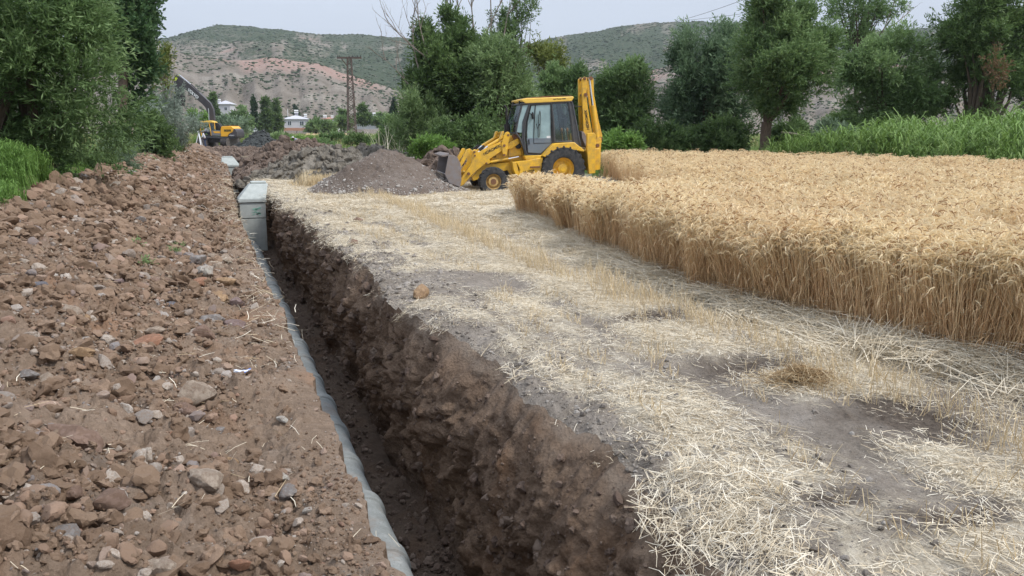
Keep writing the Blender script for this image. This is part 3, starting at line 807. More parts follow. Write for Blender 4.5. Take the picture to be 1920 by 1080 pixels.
def manhole(lb, x, y, zt, w, lean, rz, mark):
    t = thing('concrete_manhole', lb, 'manhole', (x, y, -1.78), rz, 'concrete manholes in the trench')
    q = MB(); frustum(q, (0, .45), w * .94, .9, 0, (0, .45), w * .94, .9, 1.02); q.build('base_ring', m_conc2, t, .015)
    q = MB(); frustum(q, (0, .45), w * .96, .92, 1.035, (0, .45), w * .96, .92, zt - .10); q.build('upper_ring', m_conc2, t, .015)
    q = MB(); frustum(q, (0, .45), w * 1.04, 1.0, zt - .095, (0, .45), w * 1.04, 1.0, zt); q.build('rim_band', m_conc2, t, .012)
    q = MB(); frustum(q, (0, .45), w * 1.03, .98, zt + .003, (lean, .62), w * .68, .56, zt + .44); q.build('sloped_top', m_conc2, t, .015)
    q = MB(); frustum(q, (lean, .66), w * .58, .44, zt + .443, (lean, .66), w * .58, .44, zt + .51); q.build('neck', m_conc2, t, .012)
    if mark:
        q = MB(); rr_ = random.Random(5)
        for k in range(16):
            px_, pz_ = rr_.uniform(-.09, .13), rr_.uniform(-.11, .11)
            q.box((.08 + px_, -.013, zt - .36 + pz_), (rr_.uniform(.04, .10), .006, rr_.uniform(.015, .05)), (0, rr_.uniform(-.5, .5), 0))
        gm = plain('green spray paint', (.22, .46, .36), .7, dirt=(.4, .45, .43), dirt_amt=.7, dirt_scale=20); q.build('paint_mark', gm, t)
    return t
manhole('pale concrete manhole with sloped top and green paint mark in the trench', 1.25, 25.9, 1.62, .80, .24, 0, True)
manhole('smaller looking far concrete manhole, deeper along the trench near the excavator', 1.35, 50.5, 1.66, 1.0, -.14, 0, False)

# ------------------------------------------------------------------ litter
q = MB(); q.box((0, 0, .006), (.13, .055, .01), (0, .1, .1)); q.box((.03, .02, .014), (.06, .05, .006), (.2, -.1, .5)); q.box((-.04, -.01, .016), (.05, .04, .006), (-.2, .25, -.3))
m_lit, nt, b = new_mat('printed wrapper')
nt.links.new(mix(nt, remap(nt, noise_node(nt, 24, 1, .3), .5, .53), (.65, .67, .72), (.08, .13, .35)), b.inputs['Base Color'])
lx_, ly_ = gp(455, 697, .06); o = q.build('crumpled_wrapper', m_lit, bevel=.003); o.location = (lx_, ly_, gz(lx_, ly_) + .02); o.rotation_euler = (0, 0, -.5)
tag(o, 'crumpled blue and white wrapper lying on the bank near the trench', 'litter')
q = MB(); q.lathe([(.0, .0), (.05, .004), (.055, .012), (.05, .016), (.035, .010), (0, .012)], (0, 0, 0), 20, 'z')
lx_, ly_ = gp(286, 341, .6); o = q.build('round_lid', plain('tan tin', (.5, .42, .32), .5)); o.location = (lx_, ly_, gz(lx_, ly_) + .05); o.rotation_euler = (-.6, .1, 0); o.scale = (2.2, 2.2, 2.2)
tag(o, 'pale round lid lying near the top of the far spoil bank', 'lid')
# ------------------------------------------------------------------ strips: thin curved blades collected in arrays
class Blades:
    def __init__(s): s.V, s.F, s.T, s.n = [], [], [], 0
    def strip(s, P, W, side, tone):
        """P (k,3) centre line, W (k,) widths, side vector"""
        P = np.asarray(P, float); W = np.asarray(W, float)[:, None]; side = np.asarray(side, float)
        A, B = P - side * W / 2, P + side * W / 2
        k = len(P); s.V.append(np.stack([A, B], 1).reshape(-1, 3)); s.T.append(np.full(2 * k, tone) if np.ndim(tone) == 0 else np.repeat(tone, 2))
        i = np.arange(k - 1) * 2 + s.n
        s.F.append(np.stack([i, i + 1, i + 3, i + 2], 1)); s.n += 2 * k
    def mesh(s, name, mat): return raw_mesh(name, np.concatenate(s.V), np.concatenate(s.F), mat, {'tone': np.clip(np.concatenate(s.T), 0, 1)})
def unit(v): return v / (np.linalg.norm(v) + 1e-9)

def straw_mat(name, stops, shadevar=.25, trans=.15):
    m, nt, b = new_mat(name)
    c = ramp(nt, attr(nt, 'tone'), stops)
    oi = nt.nodes.new('ShaderNodeObjectInfo')
    c = mix(nt, remap(nt, oi.outputs['Random'], 0, 1, 0, shadevar), c, tuple(x * .6 for x in stops[0][1]))
    gpn = nt.nodes.new('ShaderNodeNewGeometry'); nn_ = nt.nodes.new('ShaderNodeTexNoise'); nn_.inputs['Scale'].default_value = .7; nn_.inputs['Detail'].default_value = 5
    nt.links.new(gpn.outputs['Position'], nn_.inputs[0]); c = mix(nt, remap(nt, nn_.outputs[0], .45, .68, 0, .2), c, stops[1][1])
    nt.links.new(c, b.inputs['Base Color']); b.inputs['Roughness'].default_value = .6
    t = nt.nodes.new('ShaderNodeBsdfTranslucent'); nt.links.new(c, t.inputs[0])
    ms = nt.nodes.new('ShaderNodeMixShader'); ms.inputs[0].default_value = trans
    nt.links.new(b.outputs[0], ms.inputs[1]); nt.links.new(t.outputs[0], ms.inputs[2]); nt.links.new(ms.outputs[0], nt.nodes['Material Output'].inputs[0])
    return m
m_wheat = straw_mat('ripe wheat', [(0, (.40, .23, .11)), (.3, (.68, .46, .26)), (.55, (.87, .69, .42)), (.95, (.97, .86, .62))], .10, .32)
m_straw = straw_mat('dry straw', [(0, (.44, .33, .20)), (.4, (.68, .58, .42)), (1, (.88, .82, .69))], .25, .1)
m_stub = straw_mat('stubble', [(0, (.42, .30, .16)), (.5, (.62, .49, .30)), (1, (.80, .70, .50))], .3, .1)

def wheat_clump(seed, n=34, rad=.15, far=False):
    r = np.random.default_rng(seed); B = Blades()
    lean0 = r.normal(0, .05, 2)
    for i in range(n):
        a, q = r.uniform(0, 6.28), rad * math.sqrt(r.random())
        b0 = np.array([q * math.cos(a), q * math.sin(a), 0.]); h = r.uniform(.84, 1.10) * .955
        if r.random() < .07: h *= r.uniform(.6, .88)
        ln = lean0 + r.normal(0, .075, 2); t = np.array([0, .35, .7, 1.0])
        P = b0 + np.stack([ln[0] * t ** 1.6 * 1.0, ln[1] * t ** 1.6 * 1.0, h * t * .93], 1)
        sd = unit(np.array([math.cos(a * 3.1), math.sin(a * 3.1), 0]))
        w = r.uniform(.0034, .0050) * (1.7 if far else 1)
        base = r.uniform(.08, .58)
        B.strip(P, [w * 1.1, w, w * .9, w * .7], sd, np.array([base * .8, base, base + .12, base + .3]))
        # nodding ear
        top = P[-1]; d = unit(np.array([ln[0] + r.normal(0, .35), ln[1] + r.normal(0, .35), 0])) ; up = r.uniform(-.35, .9)
        e1 = top + (d * .45 + np.array([0, 0, .9])) * .03; e2 = e1 + unit(d + np.array([0, 0, up])) * .045; e3 = e2 + unit(d + np.array([0, 0, up - .75])) * .045
        sw = unit(np.cross(d, [0, 0, 1])); ew = r.uniform(.009, .013) * (1.35 if far else 1)
        te = r.uniform(.55, 1.0) if r.random() < .84 else .0
        B.strip([top, e1, e2, e3], [.003, ew, ew, .003], sw, te)
        B.strip([top, e1, e2, e3], [.003, ew, ew, .003], unit(np.cross(sw, e2 - e1)), te - .08)
        for k in range(5 if far else 7):   # awns
            q0 = e1 + (e3 - e1) * r.random(); dd = unit(unit(e3 - e1) * 1.2 + r.normal(0, .33, 3))
            B.strip([q0, q0 + dd * r.uniform(.05, .09)], [.0026 * (1.6 if far else 1), .0006], unit(np.cross(dd, r.normal(0, 1, 3))), r.uniform(.65, 1.0))
        if r.random() < .5 and not far:    # dry hanging leaf
            z0 = r.uniform(.25, .75); p0 = b0 + (P[-1] - b0) * z0; dl = unit(r.normal(0, 1, 3) * [1, 1, 0])
            B.strip([p0, p0 + dl * .05 + [0, 0, .04], p0 + dl * .11 + [0, 0, .0], p0 + dl * .14 - [0, 0, .07]], [.004, .007, .006, .001], unit(np.cross(dl, [0, 0, 1])), r.uniform(.1, .6))
    return B.mesh('wheat_clump', m_wheat)
near_cl = [wheat_clump(500 + k) for k in range(7)]
far_cl = [wheat_clump(520 + k, 40, .2, True) for k in range(5)]
# loose fan of stalks for the margin
def poly_pts(P, dens, box):
    n = int(dens * (box[1] - box[0]) * (box[3] - box[2]))
    x = rng.uniform(box[0], box[1], n); y = rng.uniform(box[2], box[3], n)
    e = .12 * fbm(x * 1.3, y * 1.3, 40., 3)
    k = inpoly(x + e, y, P); return x[k], y[k]
wx, wy = poly_pts(WP, 13, (5.2, 31, -2, 33))
Fd = wx * math.sin(YAW) + wy * math.cos(YAW); Rd = wx * math.cos(YAW) - wy * math.sin(YAW)
keep = (Fd > -1) & (np.abs(Rd) < Fd * .72 + 4)
thin = np.where(Fd > 15, .75, 1.0) ; keep &= rng.random(len(wx)) < thin
wx, wy, Fd = wx[keep], wy[keep], Fd[keep]
# distance to the open margin X ~ 5.8
mx = np.interp(wy, [p[1] for p in WP[:12]], [p[0] for p in WP[:12]])
dm = wx - mx
# margin strip: extra clumps
n = 1500; ey = rng.uniform(1, 17.2, n); ex = np.interp(ey, [p[1] for p in WP[:12]], [p[0] for p in WP[:12]]) + rng.uniform(-.03, .5, n) + .10 * fbm(ey * 1.1, 3. + 0 * ey, 41., 3)
wx, wy, dm = np.concatenate([wx, ex]), np.concatenate([wy, ey]), np.concatenate([dm, ex - np.interp(ey, [p[1] for p in WP[:12]], [p[0] for p in WP[:12]])])
lean = .16 * fbm(wx * .45, wy * .45, 42., 3) + .09 * pn(wx * 1.7, wy * 1.7, 43.)
lean2 = .16 * fbm(wx * .4, wy * .4, 44., 3) + .09 * pn(wx * 1.6, wy * 1.6, 45.)
edge = np.exp(-np.clip(dm, 0, 9) / .35)
ly2 = -(.05 + .40 * pn(wy * .75, 1. + 0 * wy, 46.) + .15 * pn(wy * 2.6, 1. + 0 * wy, 66.)) * edge          # leans out over the track in tufts
lx2 = (.55 * pn(wy * .9, 5. + 0 * wy, 47.) + .2 * pn(wy * 2.9, 5. + 0 * wy, 67.)) * edge
hgt = 1.02 + .10 * fbm(wx * .35, wy * .35, 48., 3) + .07 * pn(wx * 1.6, wy * 1.6, 49.) + rng.normal(0, .05, len(wx))
hgt = hgt * (1 - .12 * sstep(wy, 10.5, 14) * (1 - sstep(wx, 10, 13)))
rot = np.stack([lean + lx2 + rng.normal(0, 1, len(wx)) * (.04 + .05 * edge), lean2 + ly2 + rng.normal(0, 1, len(wx)) * (.04 + .05 * edge), rng.uniform(0, 6.28, len(wx))], 1)
# x/y tilt has to act after the spin: euler XYZ applies x first, so draw the tilt in the spun frame
def tilt_after_spin(tx, ty, spin):
    c_, s_ = np.cos(spin), np.sin(spin)
    return np.stack([tx * c_ + ty * s_, -tx * s_ + ty * c_, spin], 1)
rot = tilt_after_spin(rot[:, 0], rot[:, 1], rot[:, 2])
Fd = wx * math.sin(YAW) + wy * math.cos(YAW)
isn = Fd < 13
P = np.stack([wx, wy, 0 * wx - .02], 1)
S = np.stack([np.ones_like(hgt), np.ones_like(hgt), hgt], 1)
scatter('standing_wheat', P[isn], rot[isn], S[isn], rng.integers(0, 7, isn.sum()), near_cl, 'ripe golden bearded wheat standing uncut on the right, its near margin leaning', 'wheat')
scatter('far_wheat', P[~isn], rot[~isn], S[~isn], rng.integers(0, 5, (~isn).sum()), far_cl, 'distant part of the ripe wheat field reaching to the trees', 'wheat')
print('wheat', isn.sum(), (~isn).sum())
# fallen stalks along the foot of the wheat
def lying(seed, n, L, rad, w=.0042, flat=.35, orient=None, lift=.02):
    r = np.random.default_rng(seed); B = Blades()
    for i in range(n):
        a, q = r.uniform(0, 6.28), rad * math.sqrt(r.random()); c = np.array([q * math.cos(a), q * math.sin(a), r.uniform(.002, lift)])
        t = r.normal(orient, .5) if orient is not None else r.uniform(0, 6.28)
        l = r.uniform(*L); d = np.array([math.cos(t), math.sin(t), r.normal(0, flat * .25)]); d = unit(d)
        bend = unit(r.normal(0, 1, 3)) * l * r.uniform(0, .12); bend[2] = abs(bend[2]) * .5
        ww = r.uniform(.6, 1.3) * w
        c[2] += max(0, -d[2] * l / 2)
        B.strip([c - d * l / 2, c + bend, c + d * l / 2], [ww, ww, ww * .7], unit(np.cross(d, [0, 0, 1]) + r.normal(0, .5, 3)), float(np.clip(r.normal(.55, .28), 0, 1)))
    return B.mesh('straw_litter', m_straw)
lit = [lying(600 + k, 46, (.01, .09), .24, .0033, lift=.006) for k in range(4)] + [lying(610 + k, 18, (.05, .18), .28, .0034, orient=math.pi / 2, lift=.008) for k in range(3)]
n = 64000
sx = rng.uniform(1.85, 6.6, n); sy = 1.4 * (34 / 1.4) ** (rng.random(n) ** .92)
s = sx - edgeR(sy); mk_ = straw_mask(sx, sy)
acc = np.clip(mk_ * 1.25 - .38, 0.02, 1) * np.clip((sy / 13) ** 1.45, .035, 1)
acc = np.where(sx > 5.2, np.clip(acc + .15, 0, 1), acc)
k = (rng.random(n) < acc) & (s > -.02) & ~((sx > 6.0) & (sy > 17)) 
sx, sy, mk_ = sx[k], sy[k], mk_[k]; n = len(sx)
big = np.clip(sy / 11, 1, 2.2)
idx = np.where(rng.random(n) < .45, rng.integers(4, 7, n), rng.integers(0, 4, n))
spin = np.where(idx >= 4, rng.normal(.1, .35, n), rng.uniform(0, 6.28, n))
gx1, gx0 = right_h(sx + .1, sy), right_h(sx - .1, sy)
tl = np.arctan((gx1 - gx0) / .2)
rt = tilt_after_spin(rng.normal(0, .05, n), -tl + rng.normal(0, .05, n), spin)
scatter('straw_litter', np.stack([sx, sy, right_h(sx, sy) + .004], 1), rt, np.stack([big, big, 1 + 0 * big], 1), idx, lit, 'pale cut straw lying over the grey soil of the cut strip', 'straw')
print('straw', n)
# wider cut area behind, round the backhoe
n = 5200
P2 = [(2.2, 22), (6.4, 17), (8.5, 17.6), (13.5, 26), (14.5, 33), (8, 34), (2.3, 34)]
x = rng.uniform(2.2, 15, n * 2); y = rng.uniform(17, 34, n * 2); k = inpoly(x, y, P2); x, y = x[k], y[k]; n = len(x)
scatter('far_straw_litter', np.stack([x, y, right_h(x, y) + .006], 1), np.stack([0 * x, 0 * x, rng.uniform(0, 6.28, n)], 1), np.stack([2.2 + 0 * x, 2.2 + 0 * x, 2 + 0 * x], 1), rng.integers(0, 4, n), lit[:4],
        'pale straw spread over the cut ground around the backhoe', 'straw')
# trampled stalks at the foot of the wheat
tr = [lying(620 + k, 40, (.25, .75), .35, .0048, .5, orient=math.pi / 2, lift=.07) for k in range(3)] + [lying(630 + k, 36, (.2, .6), .35, .0048, .8, orient=.6, lift=.10) for k in range(3)]
n = 900; ty = rng.uniform(1.5, 17.5, n); mxx = np.interp(ty, [p[1] for p in WP[:12]], [p[0] for p in WP[:12]]); tx = mxx + rng.normal(-.12, .25, n)
scatter('trampled_stalks', np.stack([tx, ty, right_h(tx, ty) + .01], 1), np.stack([rng.normal(0, .06, n), rng.normal(0, .06, n), rng.normal(0, .4, n)], 1), rng.uniform(.8, 1.2, n), rng.integers(0, 6, n), tr,
        'long broken wheat stalks trodden flat along the foot of the standing wheat', 'straw')
# stubble: short upright cut stalks in drill rows
def stubble(seed, n=22, h=(.05, .16), L=.5):
    r = np.random.default_rng(seed); B = Blades()
    for i in range(n):
        b0 = np.array([r.normal(0, .03), r.uniform(-L / 2, L / 2), 0]); hh = r.uniform(*h); d = unit(np.array([r.normal(0, .35), r.normal(0, .35), 1.]))
        a = r.uniform(0, 3.14); B.strip([b0, b0 + d * hh], [.0055, .0045], [math.cos(a), math.sin(a), 0], r.uniform(.2, .9))
    return B.mesh('stubble_row', m_stub)
stb = [stubble(700 + k) for k in range(4)] + [stubble(710 + k, 30, (.12, .28), .5) for k in range(3)]
rows = []
r_ = random.Random(3)
for xc in np.arange(2.7, 6.0, .16):
    yy = 1.8
    while yy < 30:
        q = abs(xc - 4.55 - .1 * math.sin(yy * .4)) < .30
        pr = .95 if q else .22
        if r_.random() < pr and not (xc > 4.9 and yy > 28):
            rows.append((xc + r_.gauss(0, .03), yy, r_.gauss(0, .08), r_.randrange(4, 7) if q and r_.random() < .5 else r_.randrange(0, 4)))
        yy += .33
for k in range(160):
    gx_, gy_ = gp(r_.uniform(575, 650), r_.uniform(336, 352)); rows.append((gx_, gy_, r_.uniform(0, 3), r_.randrange(4, 7)))
for k in range(700):
    gx_, gy_ = r_.uniform(4, 13.5), r_.uniform(18, 33)
    if not (gx_ > 6 and gy_ < 19) and inpoly(np.array([gx_]), np.array([gy_]), P2)[0]: rows.append((gx_, gy_, r_.gauss(0, .1), r_.randrange(0, 4)))
rows = np.array(rows); sm = straw_mask(rows[:, 0], rows[:, 1]); rows = rows[(sm > .1) | (rows[:, 1] > 16)]
rz_ = right_h(rows[:, 0], rows[:, 1])
scatter('stubble', np.stack([rows[:, 0], rows[:, 1], rz_ - .005], 1), np.stack([0 * rz_, 0 * rz_, rows[:, 2]], 1), np.where(rows[:, 1] > 28, 1.7, 1.0), rows[:, 3].astype(int), stb,
        'short upright stubble left in drill rows across the cut strip', 'stubble')
# little heap of matted brown straw beside the disturbed earth
B = Blades(); r = np.random.default_rng(9)
for i in range(1500):
    a, q = r.uniform(0, 6.28), abs(r.normal(0, .5)); c = np.array([q * .34 * math.cos(a), q * .22 * math.sin(a), .13 * math.exp(-q * q * 1.4) * r.random() ** .5 + .01])
    d = unit(r.normal(0, 1, 3) * [1, 1, .35]); l = r.uniform(.05, .2); bnd = r.normal(0, .02, 3)
    B.strip([c - d * l / 2, c + bnd, c + d * l / 2], [.003, .0035, .002], unit(np.cross(d, r.normal(0, 1, 3))), float(np.clip(r.normal(.35, .3), 0, 1)))
hx_, hy_ = gp(1500, 722)
m_bs = straw_mat('brown straw', [(0, (.26, .165, .08)), (.5, (.46, .33, .18)), (1, (.72, .60, .40))], .1)
o = link('straw_tuft', B.mesh('straw_tuft', m_bs)); o.location = (hx_, hy_, gz(hx_, hy_) - .01); o.rotation_euler = (0, 0, -.3)
tag(o, 'matted heap of brown orange straw beside the dark disturbed soil patch', 'straw heap')
# straw shed over the near lip of the trench
lipv = [lying(640 + k, 60, (.03, .14), .17, .0038, .8, lift=.04) for k in range(3)]
n = 80; ly_ = rng.uniform(1.8, 3.75, n); ll = rng.normal(.16, .16, n)
lx_ = edgeR(ly_) + np.clip(ll, -.05, 1)
n2 = 240; ly3 = rng.uniform(3.75, 22, n2); ll3 = np.abs(rng.normal(.0, .14, n2)); lx3 = edgeR(ly3) + ll3
kk = pn(ly3 * .7, 2. + 0 * ly3, 60.) > .05
lx_, ly_ = np.concatenate([lx_, lx3[kk]]), np.concatenate([ly_, ly3[kk]]); n = len(lx_)
scatter('lip_straw', np.stack([lx_, ly_, right_h(lx_, ly_) + .01], 1), tilt_after_spin(rng.normal(0, .3, n), rng.normal(-.45, .3, n), rng.uniform(0, 6.28, n)), rng.uniform(.8, 1.2, n), rng.integers(0, 3, n), lipv,
        'straw hanging over the near right lip of the trench', 'straw')
# single straws on the spoil bank
one = [lying(650 + k, 3, (.04, .15), .12, .0034, .5) for k in range(6)]
n = 1500
bx, by, bs = bank_points(n, 1.8, 40)
k = rng.random(n) < np.clip(.25 + 1.2 * pn(bx * .9, by * .5, 61.) + .5 * np.exp(-bs / .5), .1, 1)
bx, by = bx[k], by[k]; n = len(bx)
scatter('bank_straws', np.stack([bx, by, left_h(bx, by) + .012], 1), np.stack([rng.normal(0, .2, n), rng.normal(0, .2, n), rng.uniform(0, 6.28, n)], 1), np.clip(by / 9, 1, 2.4), rng.integers(0, 6, n), one,
        'single straws scattered over the brown spoil bank', 'straw')
n = 900; by = rng.uniform(7, 34, n); bx = edgeL(by) - np.abs(rng.normal(.05, .22, n)); k = pn(by * .8, 0 * by, 62.) > 0; bx, by = bx[k], by[k]; n = len(bx)
scatter('bank_edge_straw', np.stack([bx, by, left_h(bx, by) + .02], 1), np.stack([rng.normal(0, .3, n), rng.normal(.3, .3, n), rng.uniform(0, 6.28, n)], 1), 1.5 + 0 * bx, rng.integers(0, 6, n), one,
        'straws caught along the left edge of the trench', 'straw')
# ------------------------------------------------------------------ trees, bushes and reeds
def bark(name, c1, c2):
    m, nt, b = new_mat(name)
    n = noise_node(nt, 9, 7, .7, stretch=(3, 3, .5)); nt.links.new(ramp(nt, n, [(.3, c1), (.7, c2)]), b.inputs['Base Color'])
    b.inputs['Roughness'].default_value = .95; bump(nt, b, n, .8, .04); return m
m_bark = bark('bark', (.07, .05, .038), (.17, .125, .095)); m_bare = bark('dead wood', (.17, .14, .115), (.32, .27, .23))
L_dark = leaf_mat('willow leaves dark', (.035, .06, .022), (.095, .145, .052), (.20, .27, .11))
L_mid = leaf_mat('willow leaves', (.05, .085, .03), (.135, .20, .08), (.27, .35, .17))
L_pale = leaf_mat('pale willow leaves', (.06, .095, .035), (.15, .21, .09), (.30, .37, .19))
L_silver = leaf_mat('silvery leaves', (.075, .11, .07), (.18, .23, .16), (.35, .41, .32))
L_bright = leaf_mat('fresh green leaves', (.05, .09, .02), (.13, .22, .05), (.25, .37, .12))
L_poplar = leaf_mat('poplar leaves', (.03, .06, .028), (.07, .125, .055), (.15, .22, .10))
L_yell = leaf_mat('yellowish leaves', (.07, .085, .02), (.17, .19, .05), (.30, .30, .10))
L_reed = leaf_mat('reed leaves', (.06, .095, .022), (.17, .26, .07), (.38, .46, .20), .3)
L_cyp = leaf_mat('cypress foliage', (.012, .03, .016), (.03, .06, .03), (.06, .10, .05))

def leaves_np(base, dirs, n_leaf, L, W, Lsh, r, tone0, droop=.15):
    """shoots (base, direction) carrying leaves all along; returns leaf arrays"""
    n = len(base)
    t = r.random((n, n_leaf)); sh = Lsh[:, None]
    p = base[:, None, :] + dirs[:, None, :] * (t * sh)[..., None]
    p = p + r.normal(0, .03, p.shape) * sh[..., None]; p[..., 2] -= droop * (t * sh) ** 2 * .6
    d = dirs[:, None, :] * .9 + r.normal(0, .6, p.shape); d /= np.linalg.norm(d, axis=-1, keepdims=True)
    s = np.cross(d, r.normal(0, 1, p.shape)); s /= np.linalg.norm(s, axis=-1, keepdims=True) + 1e-9
    l = L * r.uniform(.6, 1.3, (n, n_leaf))[..., None]; w = W * r.uniform(.7, 1.3, (n, n_leaf))[..., None]
    Q = np.stack([p, p + d * l * .5 + s * w * .5, p + d * l, p + d * l * .5 - s * w * .5], 2).reshape(-1, 3)
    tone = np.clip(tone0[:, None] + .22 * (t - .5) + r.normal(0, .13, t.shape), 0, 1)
    return Q, np.repeat(tone.reshape(-1), 4)
def plant(name, label, cat, loc, env, n_b, n_sh, n_leaf, L, W, shl, mat, seed, trunk=(1.5, .2), up=.5, bark_m=None, limbs=True, fill=.55, group=None, tone=.45, br=.3, multi=1, bare_shoots=0, part='crown'):
    """env: list of (dx, dy, zc, rx, ry, rz) ellipsoids in metres"""
    r = np.random.default_rng(seed); root = thing(name, label, cat, loc, 0, group)
    vol = np.array([e[3] * e[4] * e[5] for e in env]); vol = vol / vol.sum()
    B, R, core = [], [], []
    for i in range(n_b):
        e = env[r.choice(len(env), p=vol)]; d = unit(r.normal(0, 1, 3)); q = r.random() ** .45 * (1 - .5 * br)
        c = np.array(e[:3]) + d * np.array(e[3:]) * q
        B.append(c); R.append(np.array(e[3:]) * br * r.uniform(.7, 1.35)); core.append(e[:3])
    B, R, core = np.array(B), np.array(R), np.array(core)
    bt = np.clip(r.normal(tone, .13, n_b), .05, .95)
    bi = r.integers(0, n_b, n_sh)
    off = r.normal(0, 1, (n_sh, 3)); off /= np.linalg.norm(off, axis=1)[:, None]; off *= (r.random(n_sh) ** .5)[:, None]
    base = B[bi] + off * R[bi]
    out = (base - core[bi]) / (np.linalg.norm(base - core[bi], axis=1)[:, None] + .3) * .8 + off * .8
    out[:, 2] += up; out += r.normal(0, .25, out.shape); out /= np.linalg.norm(out, axis=1)[:, None]
    zmin = min(e[2] - e[5] for e in env)
    base[:, 2] = np.maximum(base[:, 2], max(zmin, .05))
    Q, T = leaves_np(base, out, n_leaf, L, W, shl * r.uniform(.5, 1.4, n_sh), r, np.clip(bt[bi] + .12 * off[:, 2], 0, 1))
    Fc = np.arange(len(Q)).reshape(-1, 4)
    np_mesh(part, Q, Fc, mat, False, {'tone': T}, root)
    th, tr = trunk
    mb = MB(); rr_ = random.Random(seed)
    tops = []
    for k in range(multi):
        a = rr_.uniform(0, 6.28); sp = 0 if multi == 1 else .35 * th
        top = Vector((math.cos(a) * sp, math.sin(a) * sp, th)); b0 = Vector((math.cos(a) * tr * (multi > 1), math.sin(a) * tr * (multi > 1), -.15))
        mid = (b0 + top) / 2 + Vector((rr_.gauss(0, .06), rr_.gauss(0, .06), 0)) * th
        mb.tube([b0, b0 + Vector((0, 0, .25)), mid, top], [tr * 1.35, tr * 1.05, tr * .95, tr * .9], 10); tops.append(top)
    if limbs:
        for i in range(0, n_b, max(1, n_b // 22)):
            tp = tops[i % len(tops)]; c = Vector(B[i]); m_ = tp.lerp(c, .5) + Vector((rr_.gauss(0, .1), rr_.gauss(0, .1), .12)) * (c - tp).length * .5
            mb.tube([tp - Vector((0, 0, .05)), m_, c], [tr * .5, tr * .26, tr * .08], 5, False)
    mb.build('trunk', bark_m or m_bark, root)
    return root
def E1(px, F, x, z0, z1, rx=None, ry=None): pass
def env_px(cpx, F, boxes):
    """ellipsoids given by where their outline lies in the view: (px_left, px_right, py_top, py_bottom), turned into metres at distance F"""
    k = F / 1493.0; out = []
    r_ax = np.array([math.cos(YAW), -math.sin(YAW)])
    for (a, b_, t, bo) in boxes:
        cx = ((a + b_) / 2 - cpx) * k; rx = (b_ - a) / 2 * k; z1, z0 = zof(t, F), zof(bo, F)
        out.append((cx * r_ax[0], cx * r_ax[1], (z0 + z1) / 2, rx, rx * .9, (z1 - z0) / 2))
    return out
def tree_px(name, label, cat, px, F, boxes, n_b, n_sh, n_leaf, L, W, shl, mat, seed, **kw):
    x, y, _ = at(px, F); n_sh = int(n_sh * (1.35 if 20 < F < 60 else 1)); W = W * .85; pad_ = shl * (1.5 if F > 65 and F < 200 else (.9 if F > 200 else -.22)) * 1493 / F
    boxes = [(a + pad_ * .6, b_ - pad_ * .6, t + pad_ * (1 if t > -20 else 0), bo) if b_ - a > pad_ * 2.4 and bo - t > pad_ * 1.6 else (a, b_, min(t + pad_ * .6, (t + bo) / 2), bo) for (a, b_, t, bo) in boxes]
    return plant(name, label, cat, (x, y, 0), env_px(px, F, boxes), n_b, n_sh, n_leaf, L, W, shl, mat, seed, **kw)

tree_px('willow_tree', 'huge dense willow filling the upper left corner beside the spoil bank', 'tree', 30, 15,
        [(-180, 225, -60, 190), (-260, 160, -120, 80), (-60, 250, 90, 310), (-260, 120, 120, 350), (40, 205, -110, 60)], 90, 6800, 15, .13, .030, .5, L_mid, 11, trunk=(1.6, .28), up=.15, br=.26, multi=3, tone=.42)
tree_px('poplar_tree', 'tall dark green poplar rising behind the big willow at left', 'tree', 245, 34,
        [(195, 300, -160, 60), (200, 315, -40, 130), (215, 290, 60, 215)], 46, 2300, 12, .20, .11, .55, L_poplar, 12, trunk=(5, .2), up=.7, br=.3)
tree_px('sapling', 'thin yellowish green sapling beside the dark poplar at left', 'tree', 316, 42, [(302, 328, 92, 190)], 10, 160, 9, .18, .07, .5, L_yell, 13, trunk=(3, .05), up=.7)
tree_px('oleaster_bush', 'silvery grey green bush hanging over the far spoil bank', 'bush', 312, 42, [(262, 366, 165, 262), (250, 340, 175, 240), (300, 372, 200, 275)], 30, 1400, 12, .16, .035, .4, leaf_mat('oleaster leaves', (.10, .125, .11), (.24, .27, .245), (.46, .49, .46)), 14, trunk=(.8, .08), up=-.1, multi=3, part='foliage')
tree_px('leafy_bush', 'dark green leafy bush between the big willow and the silvery bush', 'bush', 270, 33, [(215, 315, 215, 300), (225, 330, 235, 290)], 24, 1100, 11, .12, .06, .3, L_dark, 15, trunk=(.5, .05), up=.3, multi=3, part='foliage')
tree_px('leafy_bush', 'low reddish brown tinged bush at the top of the far bank', 'bush', 318, 45, [(298, 345, 243, 290)], 14, 420, 10, .13, .05, .25, leaf_mat('autumn tinted leaves', (.05, .045, .02), (.10, .10, .045), (.18, .14, .07)), 16, trunk=(.4, .04), up=.4, multi=2, part='foliage')
tree_px('silver_shrub', 'small silvery shrub spilling onto the bank below the big willow', 'bush', 225, 22.5, [(180, 262, 262, 330), (150, 215, 300, 345)], 18, 500, 11, .10, .022, .3, L_silver, 17, trunk=(.3, .03), up=.0, multi=2, part='foliage')
tree_px('leafy_bush', 'dark shaded bush under the big willow next to the grass mound', 'bush', 165, 19.5, [(100, 240, 280, 372), (85, 205, 300, 385), (-80, 120, 225, 310)], 34, 2300, 10, .085, .04, .25, L_dark, 18, trunk=(.3, .04), up=.2, multi=3, part='foliage')
